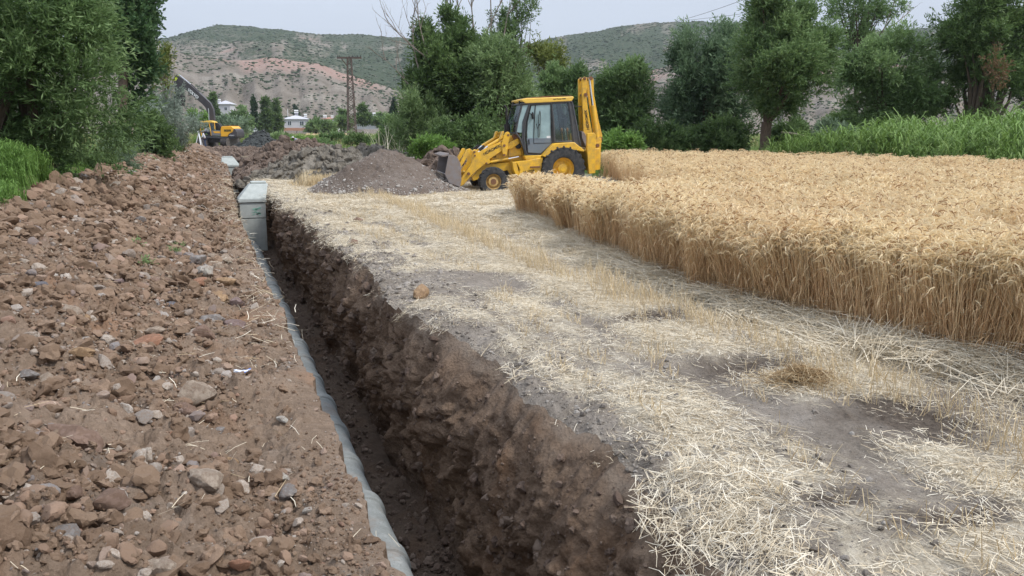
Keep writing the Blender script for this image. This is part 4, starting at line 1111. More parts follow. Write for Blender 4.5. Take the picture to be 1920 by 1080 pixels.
# centre thicket
tree_px('willow_tree', 'dark dense multi-stemmed willow left of the backhoe loader, bare branches above it', 'tree', 860, 42,
        [(775, 905, 60, 250), (795, 900, 20, 160), (830, 975, 100, 275), (765, 870, 120, 260), (772, 885, 75, 200)], 95, 5000, 13, .24, .075, .6, L_dark, 21, trunk=(1.4, .16), up=.55, br=.26, multi=4, tone=.5)
tree_px('willow_tree', 'paler yellow green willow directly behind the backhoe cab', 'tree', 945, 40.5,
        [(885, 1000, 95, 215), (900, 985, 75, 170), (930, 1010, 140, 250)], 34, 1500, 13, .22, .065, .6, L_pale, 22, trunk=(1.4, .12), up=.5, br=.27, multi=3, tone=.55)
tree_px('slender_tree', 'slender upright leafy stem against the sky above the thicket', 'tree', 972, 44, [(950, 1000, -60, 95), (925, 975, 30, 110)], 24, 520, 10, .18, .055, .5, L_mid, 23, trunk=(4.5, .07), up=1.2, br=.3)
tree_px('willow_tree', 'rounded mid green willow bush rising over the backhoe arm', 'tree', 1165, 46,
        [(1105, 1222, 130, 270), (1120, 1200, 118, 200)], 36, 2100, 13, .24, .07, .6, L_mid, 24, trunk=(1.2, .15), up=.55, br=.27, multi=3)
tree_px('willow_tree', 'bushy mid green willow between the cab roof and the backhoe arm', 'tree', 1055, 50,
        [(1000, 1115, 150, 275), (1005, 1060, 118, 220), (1050, 1110, 140, 220)], 34, 1900, 13, .26, .075, .6, L_mid, 25, trunk=(1.2, .15), up=.55, br=.27, multi=3, tone=.4)
tree_px('willow_tree', 'thin yellowish crown of a taller willow behind the thicket', 'tree', 1022, 58, [(990, 1060, 80, 160)], 16, 420, 10, .26, .08, .6, L_yell, 26, trunk=(4, .1), up=.6, br=.3, tone=.3)
tree_px('thicket_bush', 'ragged olive bush at the left foot of the centre thicket', 'bush', 775, 40, [(745, 815, 175, 285), (755, 840, 200, 290)], 26, 1200, 11, .22, .045, .5, L_pale, 27, trunk=(.8, .06), up=.5, multi=3, tone=.4, part='foliage')
tree_px('thicket_bush', 'dark low bushes behind the loader bucket', 'bush', 860, 38, [(800, 960, 215, 300), (820, 900, 235, 305)], 26, 1100, 11, .2, .07, .4, L_dark, 28, trunk=(.5, .05), up=.3, multi=3, part='foliage')
tree_px('weed_bush', 'bright green weeds just left of the loader bucket', 'bush', 800, 35, [(775, 850, 262, 300)], 14, 420, 10, .18, .06, .3, L_bright, 29, trunk=(.3, .03), up=.4, multi=2, part='foliage')
# right side
tree_px('willow_tree', 'wide grey green willow left of the pollarded tree', 'tree', 1310, 44,
        [(1235, 1345, 110, 270), (1255, 1385, 62, 220), (1300, 1410, 90, 285)], 56, 3300, 13, .24, .065, .65, leaf_mat('grey green willow leaves', (.05, .085, .045), (.125, .18, .105), (.26, .33, .22)), 31, trunk=(1.2, .2), up=.45, br=.26, multi=3, tone=.4)
tree_px('pollard_willow', 'large round pollarded willow with a thick bare brown trunk', 'tree', 1437, 38,
        [(1362, 1545, 60, 222), (1375, 1530, 5, 150), (1395, 1500, -25, 90), (1385, 1480, 130, 248), (1450, 1548, 40, 160)], 84, 5200, 14, .20, .058, .6, L_mid, 32, trunk=(2.3, .27), up=.6, br=.24, tone=.47)
tree_px('willow_tree', 'tall airy willow with open crown behind and right of the pollard', 'tree', 1600, 62,
        [(1540, 1650, -15, 75), (1560, 1620, 30, 190), (1625, 1680, 5, 55)], 30, 1100, 12, .28, .08, .7, L_mid, 33, trunk=(7, .2), up=.3, br=.28, tone=.5)
tree_px('willow_tree', 'leaning willow with feathery pale tips right of the pollard', 'tree', 1665, 42,
        [(1590, 1725, 70, 200), (1640, 1765, 115, 225), (1600, 1700, 150, 255), (1570, 1640, 90, 170)], 58, 3300, 13, .22, .06, .65, L_mid, 34, trunk=(1.5, .2), up=.3, br=.25, multi=2, tone=.55)
TR = tree_px('willow_tree', 'tall dark willow at the far right with some brown dead foliage', 'tree', 1830, 41,
        [(1745, 1900, 10, 150), (1760, 1880, -60, 70), (1765, 1915, 90, 240), (1850, 1960, 30, 170)], 78, 4600, 14, .22, .062, .65, L_dark, 35, trunk=(1.6, .28), up=.6, br=.25, multi=2, tone=.55)
tree_px('willow_tree', 'dark willow crown cut by the right border of the photo', 'tree', 1975, 46, [(1900, 2080, 40, 250)], 40, 2000, 13, .24, .065, .65, L_dark, 36, trunk=(1.6, .25), up=.5, br=.26)
DF = tree_px('dead_foliage', 'rusty brown dead foliage inside the dark willow at far right', 'tree branch', 1860, 38.6, [(1842, 1872, 95, 185)], 8, 60, 9, .16, .05, .4, leaf_mat('dead leaves', (.10, .05, .03), (.18, .10, .06), (.28, .17, .11)), 37, trunk=(2.6, .04), up=-.3, part='dead_foliage')
for ch in list(DF.children):
    if ch.name.startswith('trunk'): bpy.data.objects.remove(ch)
    else: ch.location = DF.location - TR.location; ch.parent = TR; ch['label'] = 'rusty brown dead foliage'
bpy.data.objects.remove(DF)
for i, (a, b_, t, bo, F, m, lb) in enumerate([
    (1185, 1290, 232, 300, 40, L_dark, 'low dark undergrowth between the rounded bush and the wide willow'),
    (1290, 1420, 222, 300, 41, L_dark, 'shaded undergrowth left of the pollarded trunk'),
    (1135, 1200, 255, 300, 37, L_bright, 'bright green verge bush behind the backhoe arm'),
    (1445, 1520, 228, 292, 40, L_mid, 'undergrowth right of the pollarded trunk'),
    (1520, 1640, 232, 300, 39, L_silver, 'greyish green low bush below the gap between trees'),
    (1540, 1640, 215, 262, 46, L_dark, 'dark bush behind the fallen branch')]):
    tree_px('undergrowth_bush', lb, 'bush', (a + b_) / 2, F, [(a, b_, t, bo), (a + 15, (a + b_) / 2, t + 12, bo), ((a + b_) / 2, b_ - 10, t + 8, bo)], 26, 1000, 11, .2, .06, .35, m, 50 + i, trunk=(.4, .04), up=.4, multi=3, limbs=False, part='foliage')
# bushes on the waste ground between the trench and the village
for i, (a, b_, t, bo, F, m, lb) in enumerate([
    (525, 600, 246, 280, 74, L_bright, 'green bush in front of the pale house'),
    (590, 655, 238, 275, 82, L_mid, 'green bush left of the lattice mast foot'),
    (636, 700, 240, 282, 70, L_dark, 'dark green bush round the foot of the lattice mast'),
    (690, 760, 232, 278, 66, L_bright, 'bright green bush right of the lattice mast'),
    (560, 640, 255, 282, 66, L_mid, 'low scrub in front of the straw coloured plot'),
    (428, 470, 246, 272, 104, L_pale, 'dry yellow green scrub behind the excavator'),
    (505, 545, 248, 272, 90, L_pale, 'pale weeds right of the dark clay pile'),
    (700, 780, 215, 290, 52, L_mid, 'tall weeds left of the centre thicket'),
    (345, 400, 195, 262, 118, L_bright, 'green tree behind the excavator boom'),
    (395, 468, 205, 262, 125, L_silver, 'grey green rounded bush behind the excavator engine')]):
    k = F / 70
    tree_px('scrub_bush', lb, 'bush', (a + b_) / 2, F, [(a, b_, t, bo), (a + 8, (a + b_) / 2, t + 6, bo), ((a + b_) / 2, b_ - 8, t + 4, bo)], 22, 520, 10, .26 * k, .09 * k, .5 * k, m, 70 + i, trunk=(.5, .05), up=.5, multi=3, limbs=False, part='foliage')
# village trees
V = [(452, 185, 182, 248, 'L_mid', 'cone shaped green tree left of the little white tower', (430, 478)),
     (478, 0, 176, 245, 'L_cyp', 'slim dark cypress left of the paired village poplars', (472, 485)),
     (501, 0, 178, 246, 'L_dark', 'paired dark poplars behind the village garden', (490, 512)),
     (518, 0, 188, 246, 'L_dark', 'shorter poplar on the right of the paired ones', (508, 530)),
     (500, 0, 205, 252, 'L_mid', 'broad green tree left of the pale house', (478, 530)),
     (557, 0, 194, 225, 'L_cyp', 'pointed cypress behind the roof of the pale house', (551, 563)),
     (600, 0, 214, 246, 'L_mid', 'leafy village trees between the house and the mast', (572, 632)),
     (645, 0, 205, 240, 'L_mid', 'village trees seen behind the lattice mast', (628, 662)),
     (680, 0, 198, 232, 'L_dark', 'dark trees behind the long barn', (664, 696)),
     (718, 0, 207, 236, 'L_mid', 'green trees right of the long barn', (690, 748)),
     (738, 0, 182, 232, 'L_cyp', 'lone dark cypress at the right end of the village', (732, 745)),
     (415, 0, 180, 225, 'L_dark', 'dark tree in front of the leftmost village house', (395, 412)),
     (770, 0, 205, 240, 'L_mid', 'village tree half hidden behind the centre thicket', (748, 800)),
     (540, 0, 222, 246, 'L_dark', 'dark shrubbery touching the pale house', (505, 524))]
for i, (px, _, t, bo, mn, lb, (a, b_)) in enumerate(V):
    F = 360 if 'behind the roof' in lb else 215 + 8 * (i % 5); nar = (b_ - a) < 16
    mt = {'L_mid': L_mid, 'L_cyp': L_cyp, 'L_dark': L_dark}[mn]; c = (a + b_) / 2
    bx_ = [(a, b_, t, bo)] if nar else [(a, b_, (t * 2 + bo) / 3, bo), ((a * 2 + b_) / 3, (a + b_ * 2) / 3, t, (t + bo) / 2)]
    tree_px('cypress_tree' if mn == 'L_cyp' else 'village_tree', lb, 'tree', c, F, bx_, 14 if nar else 26, 380 if nar else 640, 9, .6 if nar else .9, .3 if nar else .36, .7 if nar else 1.0, mt, 90 + i, trunk=(1.5, .2), up=.9 if nar else .5, limbs=False, group='trees of the far village')
# bare branches above the thicket
def bare(label, px, F, stems, seed, z0):
    x, y, _ = at(px, F); root = thing('dead_branches', label, 'dead branches', (x, y, 0)); rr_ = random.Random(seed); mb = MB()
    k = F / 1493
    def twig(p, d, l, r0, lev):
        pts = [p]; q = p.copy()
        for s in range(4):
            d = (d + Vector((rr_.gauss(0, .13), rr_.gauss(0, .13), rr_.gauss(.03, .08)))).normalized(); q = q + d * l / 4; pts.append(q.copy())
            if lev < 3 and s > 0:
                for _ in range(2 if lev == 0 else 1):
                    if rr_.random() < .8: twig(q.copy(), (d + Vector((rr_.gauss(0, .45), rr_.gauss(0, .45), rr_.gauss(.1, .3)))).normalized(), l * rr_.uniform(.35, .6), r0 * .5, lev + 1)
        mb.tube(pts, [r0, r0 * .8, r0 * .6, r0 * .45, r0 * .25], 5, False)
    for (bx_, by_, tx_, ty_) in stems:
        b0 = Vector(((bx_ - px) * k * math.cos(YAW), -(bx_ - px) * k * math.sin(YAW), zof(by_, F))); t0 = Vector(((tx_ - px) * k * math.cos(YAW), -(tx_ - px) * k * math.sin(YAW), zof(ty_, F)))
        twig(b0, (t0 - b0).normalized(), (t0 - b0).length * 1.08, .048, 0)
    mb.build('branch', m_bare, root)
bare('bare pale dead branches sticking up from the left of the centre thicket', 800, 41, [(812, 130, 755, 45), (805, 110, 785, 20), (800, 190, 735, 120), (790, 140, 748, 60)], 5, 0)
bare('long bare upright branches rising above the centre thicket into the sky', 870, 43, [(850, 110, 832, -40), (860, 110, 868, -50), (880, 90, 905, -40), (905, 100, 935, -20), (920, 90, 900, -60), (840, 60, 845, -30), (940, 100, 968, -20), (895, 90, 880, -40)], 6, 0)
bare('bare twigs beside the airy willow at right', 1680, 61, [(1640, 70, 1668, -10), (1650, 60, 1700, 40)], 7, 0)
mb = MB(); x0, y0, _ = at(1466, 37.5); x1, y1, _ = at(1520, 38.5)
mb.tube([(x0, y0, zof(248, 37.5)), ((x0 + x1) / 2, (y0 + y1) / 2, zof(251, 38)), (x1, y1, zof(257, 38.5))], [.05, .045, .03], 6)
o = mb.build('fallen_branch', m_bare); tag(o, 'pale fallen branch lying in the undergrowth right of the pollard trunk', 'branch')
# pale broken reeds left of the thicket
B = Blades(); r = np.random.default_rng(12)
for i in range(45):
    x, y, _ = at(r.uniform(705, 790), r.uniform(44, 50)); h = r.uniform(1.2, 2.6); d = r.normal(0, .35, 2) + [-.15, 0]
    B.strip([[x, y, 0], [x + d[0] * .5 * h, y + d[1] * .5 * h, h * .6], [x + d[0] * h, y + d[1] * h, h * .95]], [.016, .014, .006], [math.cos(YAW), -math.sin(YAW), 0], r.uniform(.3, 1))
o = link('dry_reeds', B.mesh('dry_reeds', m_straw)); tag(o, 'dry pale reed stalks leaning at the left edge of the thicket', 'reeds', kind='stuff')
# reeds and tall grass
def reed_clump(seed, n, h, spread, lw, mat, nleaf=5):
    r = np.random.default_rng(seed); B = Blades()
    for i in range(n):
        b0 = np.array([r.normal(0, spread), r.normal(0, spread), 0]); hh = h * r.uniform(.6, 1.1); ln = r.normal(0, .12, 2)
        tp = b0 + np.array([ln[0] * hh, ln[1] * hh, hh]); a = r.uniform(0, 3.14)
        tn = r.uniform(.15, .7)
        B.strip([b0, (b0 + tp) / 2, tp], [.012, .010, .004], [math.cos(a), math.sin(a), 0], tn)
        for k in range(nleaf):
            q = b0 + (tp - b0) * r.uniform(.15, 1.0); dl = unit(r.normal(0, 1, 3) * [1, 1, 0]); L_ = hh * r.uniform(.14, .26)
            B.strip([q, q + (dl * .4 + [0, 0, .85]) * L_ * .5, q + (dl * .8 + [0, 0, 1.0]) * L_ * .9, q + (dl * 1.3 + [0, 0, .75]) * L_], [.008, lw, lw * .8, .002], unit(np.cross(dl, [0, 0, 1]) + r.normal(0, .3, 3)), np.clip(tn + r.normal(.05, .15), 0, 1))
    return B.mesh('reed_clump', mat)
rv = [reed_clump(800 + k, 16, 2.2, .22, .045, L_reed, 7) for k in range(4)] + [reed_clump(810 + k, 24, 1.2, .25, .035, L_reed, 5) for k in range(3)]
n = 2600; pxs = rng.uniform(1440, 2250, n); Fs = rng.uniform(27, 38, n)
D_ = np.array([at(a, b_)[:2] for a, b_ in zip(pxs, Fs)]); x, y = D_[:, 0], D_[:, 1]
k = ~inpoly(x, y, WP) & (Fs > np.interp(pxs, [1440, 1650, 1920, 2250], [36.5, 31, 27, 27])); x, y, pxs, Fs = x[k], y[k], pxs[k], Fs[k]; n = len(x)
tall = np.interp(pxs, [1440, 1620, 1740, 1920], [.66, .85, 1.0, 1.1]) * np.interp(Fs, [27, 31, 38], [.7, .95, 1.05]) * rng.uniform(.6, 1.0, n) * (1 + .35 * pn(x * .5, y * .5, 81.))
idx = np.where(tall > .62, rng.integers(0, 4, n), rng.integers(4, 7, n))
scatter('reed_bed', np.stack([x, y, 0 * x], 1), np.stack([rng.normal(0, .06, n), rng.normal(0, .06, n), rng.uniform(0, 6.28, n)], 1), np.where(idx < 4, tall * 1.0, tall * 1.5), idx, rv, 'bright green reeds and tall grass between the wheat and the right trees', 'reeds')
gv = [reed_clump(820 + k, 26, .45, .16, .018, L_bright, 3) for k in range(4)]
m_dry = straw_mat('dry grass', [(0, (.24, .22, .08)), (.5, (.40, .36, .16)), (1, (.62, .54, .32))], .3)
gv2 = [reed_clump(830 + k, 26, .5, .18, .012, m_dry, 2) for k in range(3)]
n = 6500; pxs = rng.uniform(-900, 1500, n); Fs = rng.uniform(33, 130, n) ; D_ = np.array([at(a, b_)[:2] for a, b_ in zip(pxs, Fs)]); x, y = D_[:, 0], D_[:, 1]
k = ~inpoly(x, y, WP) & ((x > 8.5) | (x < -4.2) | (y > 100)) & ~((x < 14.8) & (y < 34) & (x > 0)); x, y, Fs = x[k], y[k], Fs[k]; n = len(x)
scatter('verge_grass', np.stack([x, y, np.where(x < 0, left_h(x, y), 0) - .02], 1), np.stack([0 * x, 0 * x, rng.uniform(0, 6.28, n)], 1), np.interp(Fs, [33, 130], [1.3, 2.6]), np.where(rng.random(n) < .72, rng.integers(0, 4, n), rng.integers(4, 7, n)), gv + gv2, 'green and dry grass on the verges beyond the field', 'grass')
# grass mound at the left border
gm_pts = []
for _ in range(2600):
    yy = rng.uniform(8.5, 22); xx = -rng.uniform(2.75, 6.5); gm_pts.append((xx, yy))
gm = np.array(gm_pts); x, y = gm[:, 0], gm[:, 1]; n = len(x)
k = (edgeL(y) - x) > 3.45 + .2 * pn(y * .7, 0 * y, 3.); x, y = x[k], y[k]; n = len(x)
mz = left_h(x, y) * 1.0
mnd_c = at(-10, 12.6)
def mound_h(x, y):
    a, b_ = (x - mnd_c[0]) , (y - mnd_c[1]); return 1.5 * np.exp(-((a / 2.0) ** 2 + (b_ / 2.0) ** 2))
gx_ = np.linspace(-1, 1, 60); MX, MY = np.meshgrid(gx_ * 3.4 + mnd_c[0], gx_ * 3.6 + mnd_c[1], indexing='ij')
MZ = mound_h(MX, MY) + .05 * fbm(MX * 2, MY * 2, 1., 3) - .06 - 1.5 * sstep(3.35 - (edgeL(MY) - MX), 0, .5)
m_gm, nt, b = new_mat('mound turf'); nt.links.new(mix(nt, remap(nt, noise_node(nt, 6, 7), .35, .65), (.04, .07, .015), (.11, .16, .04)), b.inputs['Base Color']); b.inputs['Roughness'].default_value = 1
o = np_mesh('grass_mound', np.stack([MX, MY, MZ], -1).reshape(-1, 3), grid_faces(60, 60), m_gm, True); tag(o, kind='structure')
z = np.maximum(left_h(x, y), mound_h(x, y) + .02)
fin = [reed_clump(840 + k, 60, .26, .10, .010, L_bright, 2) for k in range(4)]
n3 = 2600; x3 = rng.uniform(-3.0, 3.0, n3) + mnd_c[0]; y3 = rng.uniform(-3.2, 3.2, n3) + mnd_c[1]; z3 = np.maximum(mound_h(x3, y3), left_h(x3, y3)); k = (edgeL(y3) - x3 > 3.2)
x, y, z = np.concatenate([x, x3[k]]), np.concatenate([y, y3[k]]), np.concatenate([z, z3[k]]); n = len(x)
scatter('mound_grass', np.stack([x, y, z - .02], 1), np.stack([rng.normal(0, .1, n), rng.normal(0, .1, n), rng.uniform(0, 6.28, n)], 1), rng.uniform(.7, 1.2, n), rng.integers(0, 4, n), fin, 'fine bright green grass on the mound at the left border', 'grass')
# small weeds sprouting on the bank
for i, (px, py, lb) in enumerate([(253, 468, 'small feathery weed highest of the four on the spoil bank'), (278, 497, 'small green weed left of the stone cluster, lowest of the four'), (330, 487, 'pale green sprout just left of the stone cluster'), (333, 466, 'tiny sprig above the pale green sprout')]):
    x, y = gp(px, py, .4)
    for _ in range(20): x, y = gp(px, py, gz(x, y))
    plant('small_weed', lb, 'weed', (x, y, gz(x, y)), [(0, 0, .06, .10, .10, .06)], 7, 26, 7, .035, .010, .07, L_mid, 150 + i, trunk=(.03, .004), up=.5, limbs=False, part='foliage', tone=.8)

# ------------------------------------------------------------------ heaps of earth
def heap(name, label, cat, cx, cy, rx, ry, h, mat, seed, rz=0., sharp=1.0, cl=(.25, .1), nn=150, off=-.1):
    u = np.linspace(0, 1, nn)[:, None]; a = np.linspace(0, 2 * np.pi, nn + 60, endpoint=True)[None, :]
    rr = u ** .8 * 1.25; wob = 1 + .16 * pn(np.cos(a) * 1.4 + seed, np.sin(a) * 1.4)
    lx = rr * np.cos(a) * rx * wob; ly = rr * np.sin(a) * ry * wob
    x = cx + lx * math.cos(rz) - ly * math.sin(rz); y = cy + lx * math.sin(rz) + ly * math.cos(rz)
    prof = np.where(sharp > 1, np.clip(1 - rr, -.2, 1) ** 1.0 if False else np.clip(1 - np.sqrt(rr ** 2 + .012) , -.25, 1), np.cos(np.clip(rr, 0, 1.25) * np.pi / 2))
    z = h * prof + off * .3 + np.clip(1.15 - rr, 0, 1) ** .5 * (.22 * h * fbm(x * .7, y * .7, seed, 3) * (0.4 if sharp > 1 else 1) + cl[0] * clods(x * 1.6, y * 1.6, seed % 200, .7) + cl[1] * clods(x * 4, y * 4, seed % 100 + 3, .8) + .4 * cl[1] * clods(x * 9, y * 9, seed % 50 + 7, .8) + .3 * cl[1] * fbm(x * 6, y * 6, seed, 3))
    z = np.where(rr > 1.22, -.3, z)
    o = np_mesh(name, np.stack([x, y, z], -1).reshape(-1, 3), grid_faces(nn, nn + 60), mat, True)
    if cl[0] > 0:
        nc_ = int(900 + 260 * rx * ry * 0.5); hi, hj = rng.integers(3, nn - 3, nc_), rng.integers(0, nn + 60, nc_)
        HC.append((x[hi, hj], y[hi, hj], z[hi, hj], np.clip(.035 * (1 - rng.random(nc_)) ** (-1 / 1.9), .035, .26), mat))
    return tag(o, label, cat), (x, y, z)
HC = []
m_clay = soil_mat('grey clay', (.125, .108, .088), (.215, .19, .155), (.33, .30, .255), 30)[0]
m_brown = soil_mat('brown clay', (.10, .072, .057), (.18, .132, .104), (.28, .22, .18), 30)[0]
m_dkgrey = soil_mat('dark wet clay', (.035, .04, .04), (.065, .07, .07), (.12, .125, .12), 30)[0]
m_gravel, nt, b, c_g = soil_mat('gravel mix', (.095, .07, .055), (.155, .122, .10), (.24, .205, .178), 60)
g1, G = heap('gravel_pile', 'cone shaped grey brown gravel pile in front of the loader bucket', 'gravel pile', *at(722, 25.8)[:2], 2.75, 1.9, 1.52, m_gravel, 4, rz=-YAW, sharp=2, cl=(-.0, .09))
m_pg = stone_mat('pale gravel', [(0, (.25, .23, .21)), (.5, (.42, .40, .37)), (1, (.62, .60, .57))], (.26, .215, .18))
gi = rng.integers(12, 148, 9000); gj = rng.integers(0, 209, 9000)
PX = np.stack([G[0][gi, gj], G[1][gi, gj], G[2][gi, gj]], 1); low = np.clip(.95 - PX[:, 2] / .6, .05, 1); k = rng.random(len(PX)) < low; PX = PX[k]
gs = np.clip(.022 * (1 - rng.random(len(PX))) ** (-1 / 2.6), .02, .10) * np.clip(1.15 - PX[:, 2] * .45, .4, 1)
scatter('pile_gravel', PX, surf_normal_rot(0, 0, len(PX)), gs, rng.integers(0, 6, len(PX)), [stone_mesh('grit', m_pg, 120 + k, 1, .4) for k in range(6)], 'pale stones rolled down the grey brown gravel pile', 'gravel')
heap('earth_heap', 'brown mound just behind the loader bucket tip', 'earth heap', *at(838, 31)[:2], 1.7, 1.5, 1.05, m_brown, 9, rz=-YAW, cl=(.1, .05))
heap('clay_heap', 'long heap of lumpy grey clay left of the gravel pile', 'earth heap', *at(610, 33.5)[:2], 3.1, 2.3, 1.05, m_clay, 14, rz=-YAW, cl=(.35, .18))
heap('earth_heap', 'reddish brown heap on the right lip behind the near manhole', 'earth heap', *at(520, 40)[:2], 1.9, 5.0, 1.15, m_brown, 19, rz=-.12, cl=(.3, .15))
heap('earth_heap', 'brown spoil heap running back along the far trench', 'earth heap', *at(565, 56)[:2], 3.2, 6, 1.0, m_brown, 24, rz=-.2, cl=(.35, .16))
heap('clay_heap', 'low grey brown earth heap behind the gravel pile, below the bushes', 'earth heap', *at(690, 44)[:2], 3.4, 3.5, .85, m_clay, 29, rz=-YAW, cl=(.3, .14))
heap('clay_heap', 'dark blue grey wet clay pile right of the excavator', 'earth heap', *at(487, 80)[:2], 2.6, 3.0, 1.9, m_dkgrey, 34, rz=-YAW, sharp=2, cl=(.35, .16))
heap('earth_heap', 'brown earth ramp at the foot of the excavator tracks', 'earth heap', *at(415, 78)[:2], 2.6, 2.5, .15, m_brown, 39, rz=-YAW, cl=(.14, .08))
heap('clay_heap', 'low rough clay spill joining the gravel pile to the clay heap', 'earth heap', *at(650, 29.5)[:2], 1.9, 1.2, .55, m_clay, 54, rz=-YAW, cl=(.2, .12))
heap('earth_heap', 'low brown earth bank between the second manhole and the dark clay pile', 'earth heap', *at(466, 66)[:2], 1.7, 5, .35, m_brown, 49, rz=-.1, cl=(.2, .1))
heap('earth_heap', 'brown clod heap left of the far trench near the tripod', 'earth heap', *at(362, 62)[:2], 1.5, 7, .25, m_brown, 44, rz=0, cl=(.2, .1))
for mt_, nm_ in ((m_clay, 'clay_heap_clods'), (m_brown, 'earth_heap_clods'), (m_dkgrey, 'dark_clay_clods')):
    L_ = [h for h in HC if h[4] is mt_]; q_ = [np.concatenate([h[i] for h in L_]) for i in range(4)]; n = len(q_[0])
    scatter(nm_, np.stack([q_[0], q_[1], q_[2] + q_[3] * .2], 1), surf_normal_rot(0, 0, n, 2.), q_[3], rng.integers(0, 4, n), [stone_mesh('clod', mt_, 180 + k, 2, .6, (1, .85, .6), k % 2 == 0) for k in range(4)],
            {'clay_heap_clods': 'lumps of grey clay tumbled over the clay heaps', 'earth_heap_clods': 'lumps of brown earth tumbled over the earth heaps', 'dark_clay_clods': 'dark lumps on the wet clay pile'}[nm_], 'clods')
# ------------------------------------------------------------------ machine materials
M_yel = plain('yellow paint', (.80, .46, .03), .42, dirt=(.36, .23, .09), dirt_amt=.8, dirt_scale=5, spec=.5)
M_yel2 = plain('orange yellow paint', (.84, .42, .02), .4, dirt=(.5, .3, .08), dirt_amt=.3, dirt_scale=3, spec=.5)
M_ltyel = plain('faded roof yellow', (.82, .52, .08), .45, dirt=(.5, .34, .12), dirt_amt=.4, spec=.5)
M_dk = plain('charcoal paint', (.055, .06, .068), .5, dirt=(.14, .125, .11), dirt_amt=.5)
M_blk = plain('black steel', (.02, .02, .022), .55, dirt=(.09, .08, .07), dirt_amt=.5)
M_grey = plain('grey door paint', (.15, .185, .22), .5, dirt=(.22, .22, .21), dirt_amt=.4)
M_tyre = plain('tyre rubber', (.035, .037, .04), .85, dirt=(.13, .12, .11), dirt_amt=.7, dirt_scale=9, bmp=.3)
M_rim = plain('weathered rim', (.60, .42, .16), .7, dirt=(.30, .17, .09), dirt_amt=.9, dirt_scale=12)
M_rust = plain('rusty steel', (.22, .11, .06), .8, dirt=(.09, .05, .035), dirt_amt=.7)
M_steel = plain('worn bucket steel', (.27, .25, .25), .5, metal=.35, dirt=(.25, .17, .12), dirt_amt=.8, dirt_scale=5)
M_chrome = plain('chrome rod', (.75, .76, .78), .2, metal=.9, dirt_amt=.1)
M_seat = plain('seat cloth', (.03, .03, .035), .9)
M_white = plain('white enamel', (.72, .73, .74), .5, dirt=(.5, .48, .45), dirt_amt=.3)
M_org = plain('orange knob', (.75, .25, .03), .5)
m_glass, nt, b = new_mat('cab glass')
tr_ = nt.nodes.new('ShaderNodeBsdfTransparent'); tr_.inputs[0].default_value = (.60, .68, .66, 1)
gl_ = nt.nodes.new('ShaderNodeBsdfGlossy'); gl_.inputs['Roughness'].default_value = .05; gl_.inputs[0].default_value = (.9, .95, 1, 1)
ms_ = nt.nodes.new('ShaderNodeMixShader'); ms_.inputs[0].default_value = .10
nt.links.new(tr_.outputs[0], ms_.inputs[1]); nt.links.new(gl_.outputs[0], ms_.inputs[2]); nt.links.new(ms_.outputs[0], nt.nodes['Material Output'].inputs[0])
m_dglass, nt, b = new_mat('dusty glass')
b.inputs['Base Color'].default_value = (.38, .52, .54, 1); b.inputs['Roughness'].default_value = .18; b.inputs['Specular IOR Level'].default_value = .6
tr_ = nt.nodes.new('ShaderNodeBsdfTransparent'); tr_.inputs[0].default_value = (.5, .58, .58, 1)
ms_ = nt.nodes.new('ShaderNodeMixShader'); nt.links.new(remap(nt, noise_node(nt, 2.2, 5, .6), .3, .7, .55, .85), ms_.inputs[0])
nt.links.new(tr_.outputs[0], ms_.inputs[1]); nt.links.new(b.outputs[0], ms_.inputs[2]); nt.links.new(ms_.outputs[0], nt.nodes['Material Output'].inputs[0])
def lettering(txt, size, mat, parent, M, name='lettering', shear=0.0, grow=0):
    cu = bpy.data.curves.new(name, 'FONT'); cu.body = txt; cu.size = size; cu.extrude = .002; cu.align_x = 'CENTER'; cu.align_y = 'CENTER'; cu.shear = shear
    cu.offset = size * .02; cu.materials.append(mat)
    if grow: cu.offset = grow
    tmp = bpy.data.objects.new('tmp', cu); COL.objects.link(tmp); bpy.context.view_layer.update()
    me = bpy.data.meshes.new_from_object(tmp.evaluated_get(bpy.context.evaluated_depsgraph_get())); bpy.data.objects.remove(tmp)
    if not me.materials: me.materials.append(mat)
    o = bpy.data.objects.new(name, me); COL.objects.link(o); o.parent = parent; o.matrix_local = M; return o

# ------------------------------------------------------------------ backhoe loader
A_ = math.radians(12); TILT = math.radians(2.5); SC = 230.0
def S(px, py, y=.9):
    """side profile read at detail scale: returns (forward, up) for a part standing at lateral offset y"""
    dx, dz = 990 - px, 957 - py
    x = dx * math.cos(TILT) - dz * math.sin(TILT); z = dx * math.sin(TILT) + dz * math.cos(TILT)
    return (x / (SC * math.cos(A_)) - (.9 - y) * math.tan(A_), z / SC)
def pr(mb, pts, y0, y1, yref=None):
    yr = y1 if yref is None else yref
    P = [S(p[0], p[1], yr) for p in pts]
    a = sum(P[i][0] * P[(i + 1) % len(P)][1] - P[(i + 1) % len(P)][0] * P[i][1] for i in range(len(P)))
    if a < 0: P = P[::-1]
    return mb.prism(P, y0, y1)
hd = Vector((-math.cos(YAW) * math.cos(A_) - math.sin(YAW) * math.sin(A_), math.sin(YAW) * math.cos(A_) - math.cos(YAW) * math.sin(A_), 0))
lf = Vector((-hd.y, hd.x, 0))
cx, cy, _ = at(820 + 990 / 4.153, 26.6)
org = Vector((cx, cy, 0)) - lf * .9
org.z = -.05
bh = thing('backhoe_loader', 'yellow backhoe loader with folded digging arm parked between the wheat and the gravel pile', 'backhoe loader', org)
bh.rotation_euler = (0, TILT, math.atan2(hd.y, hd.x)); bh.rotation_mode = 'XYZ'
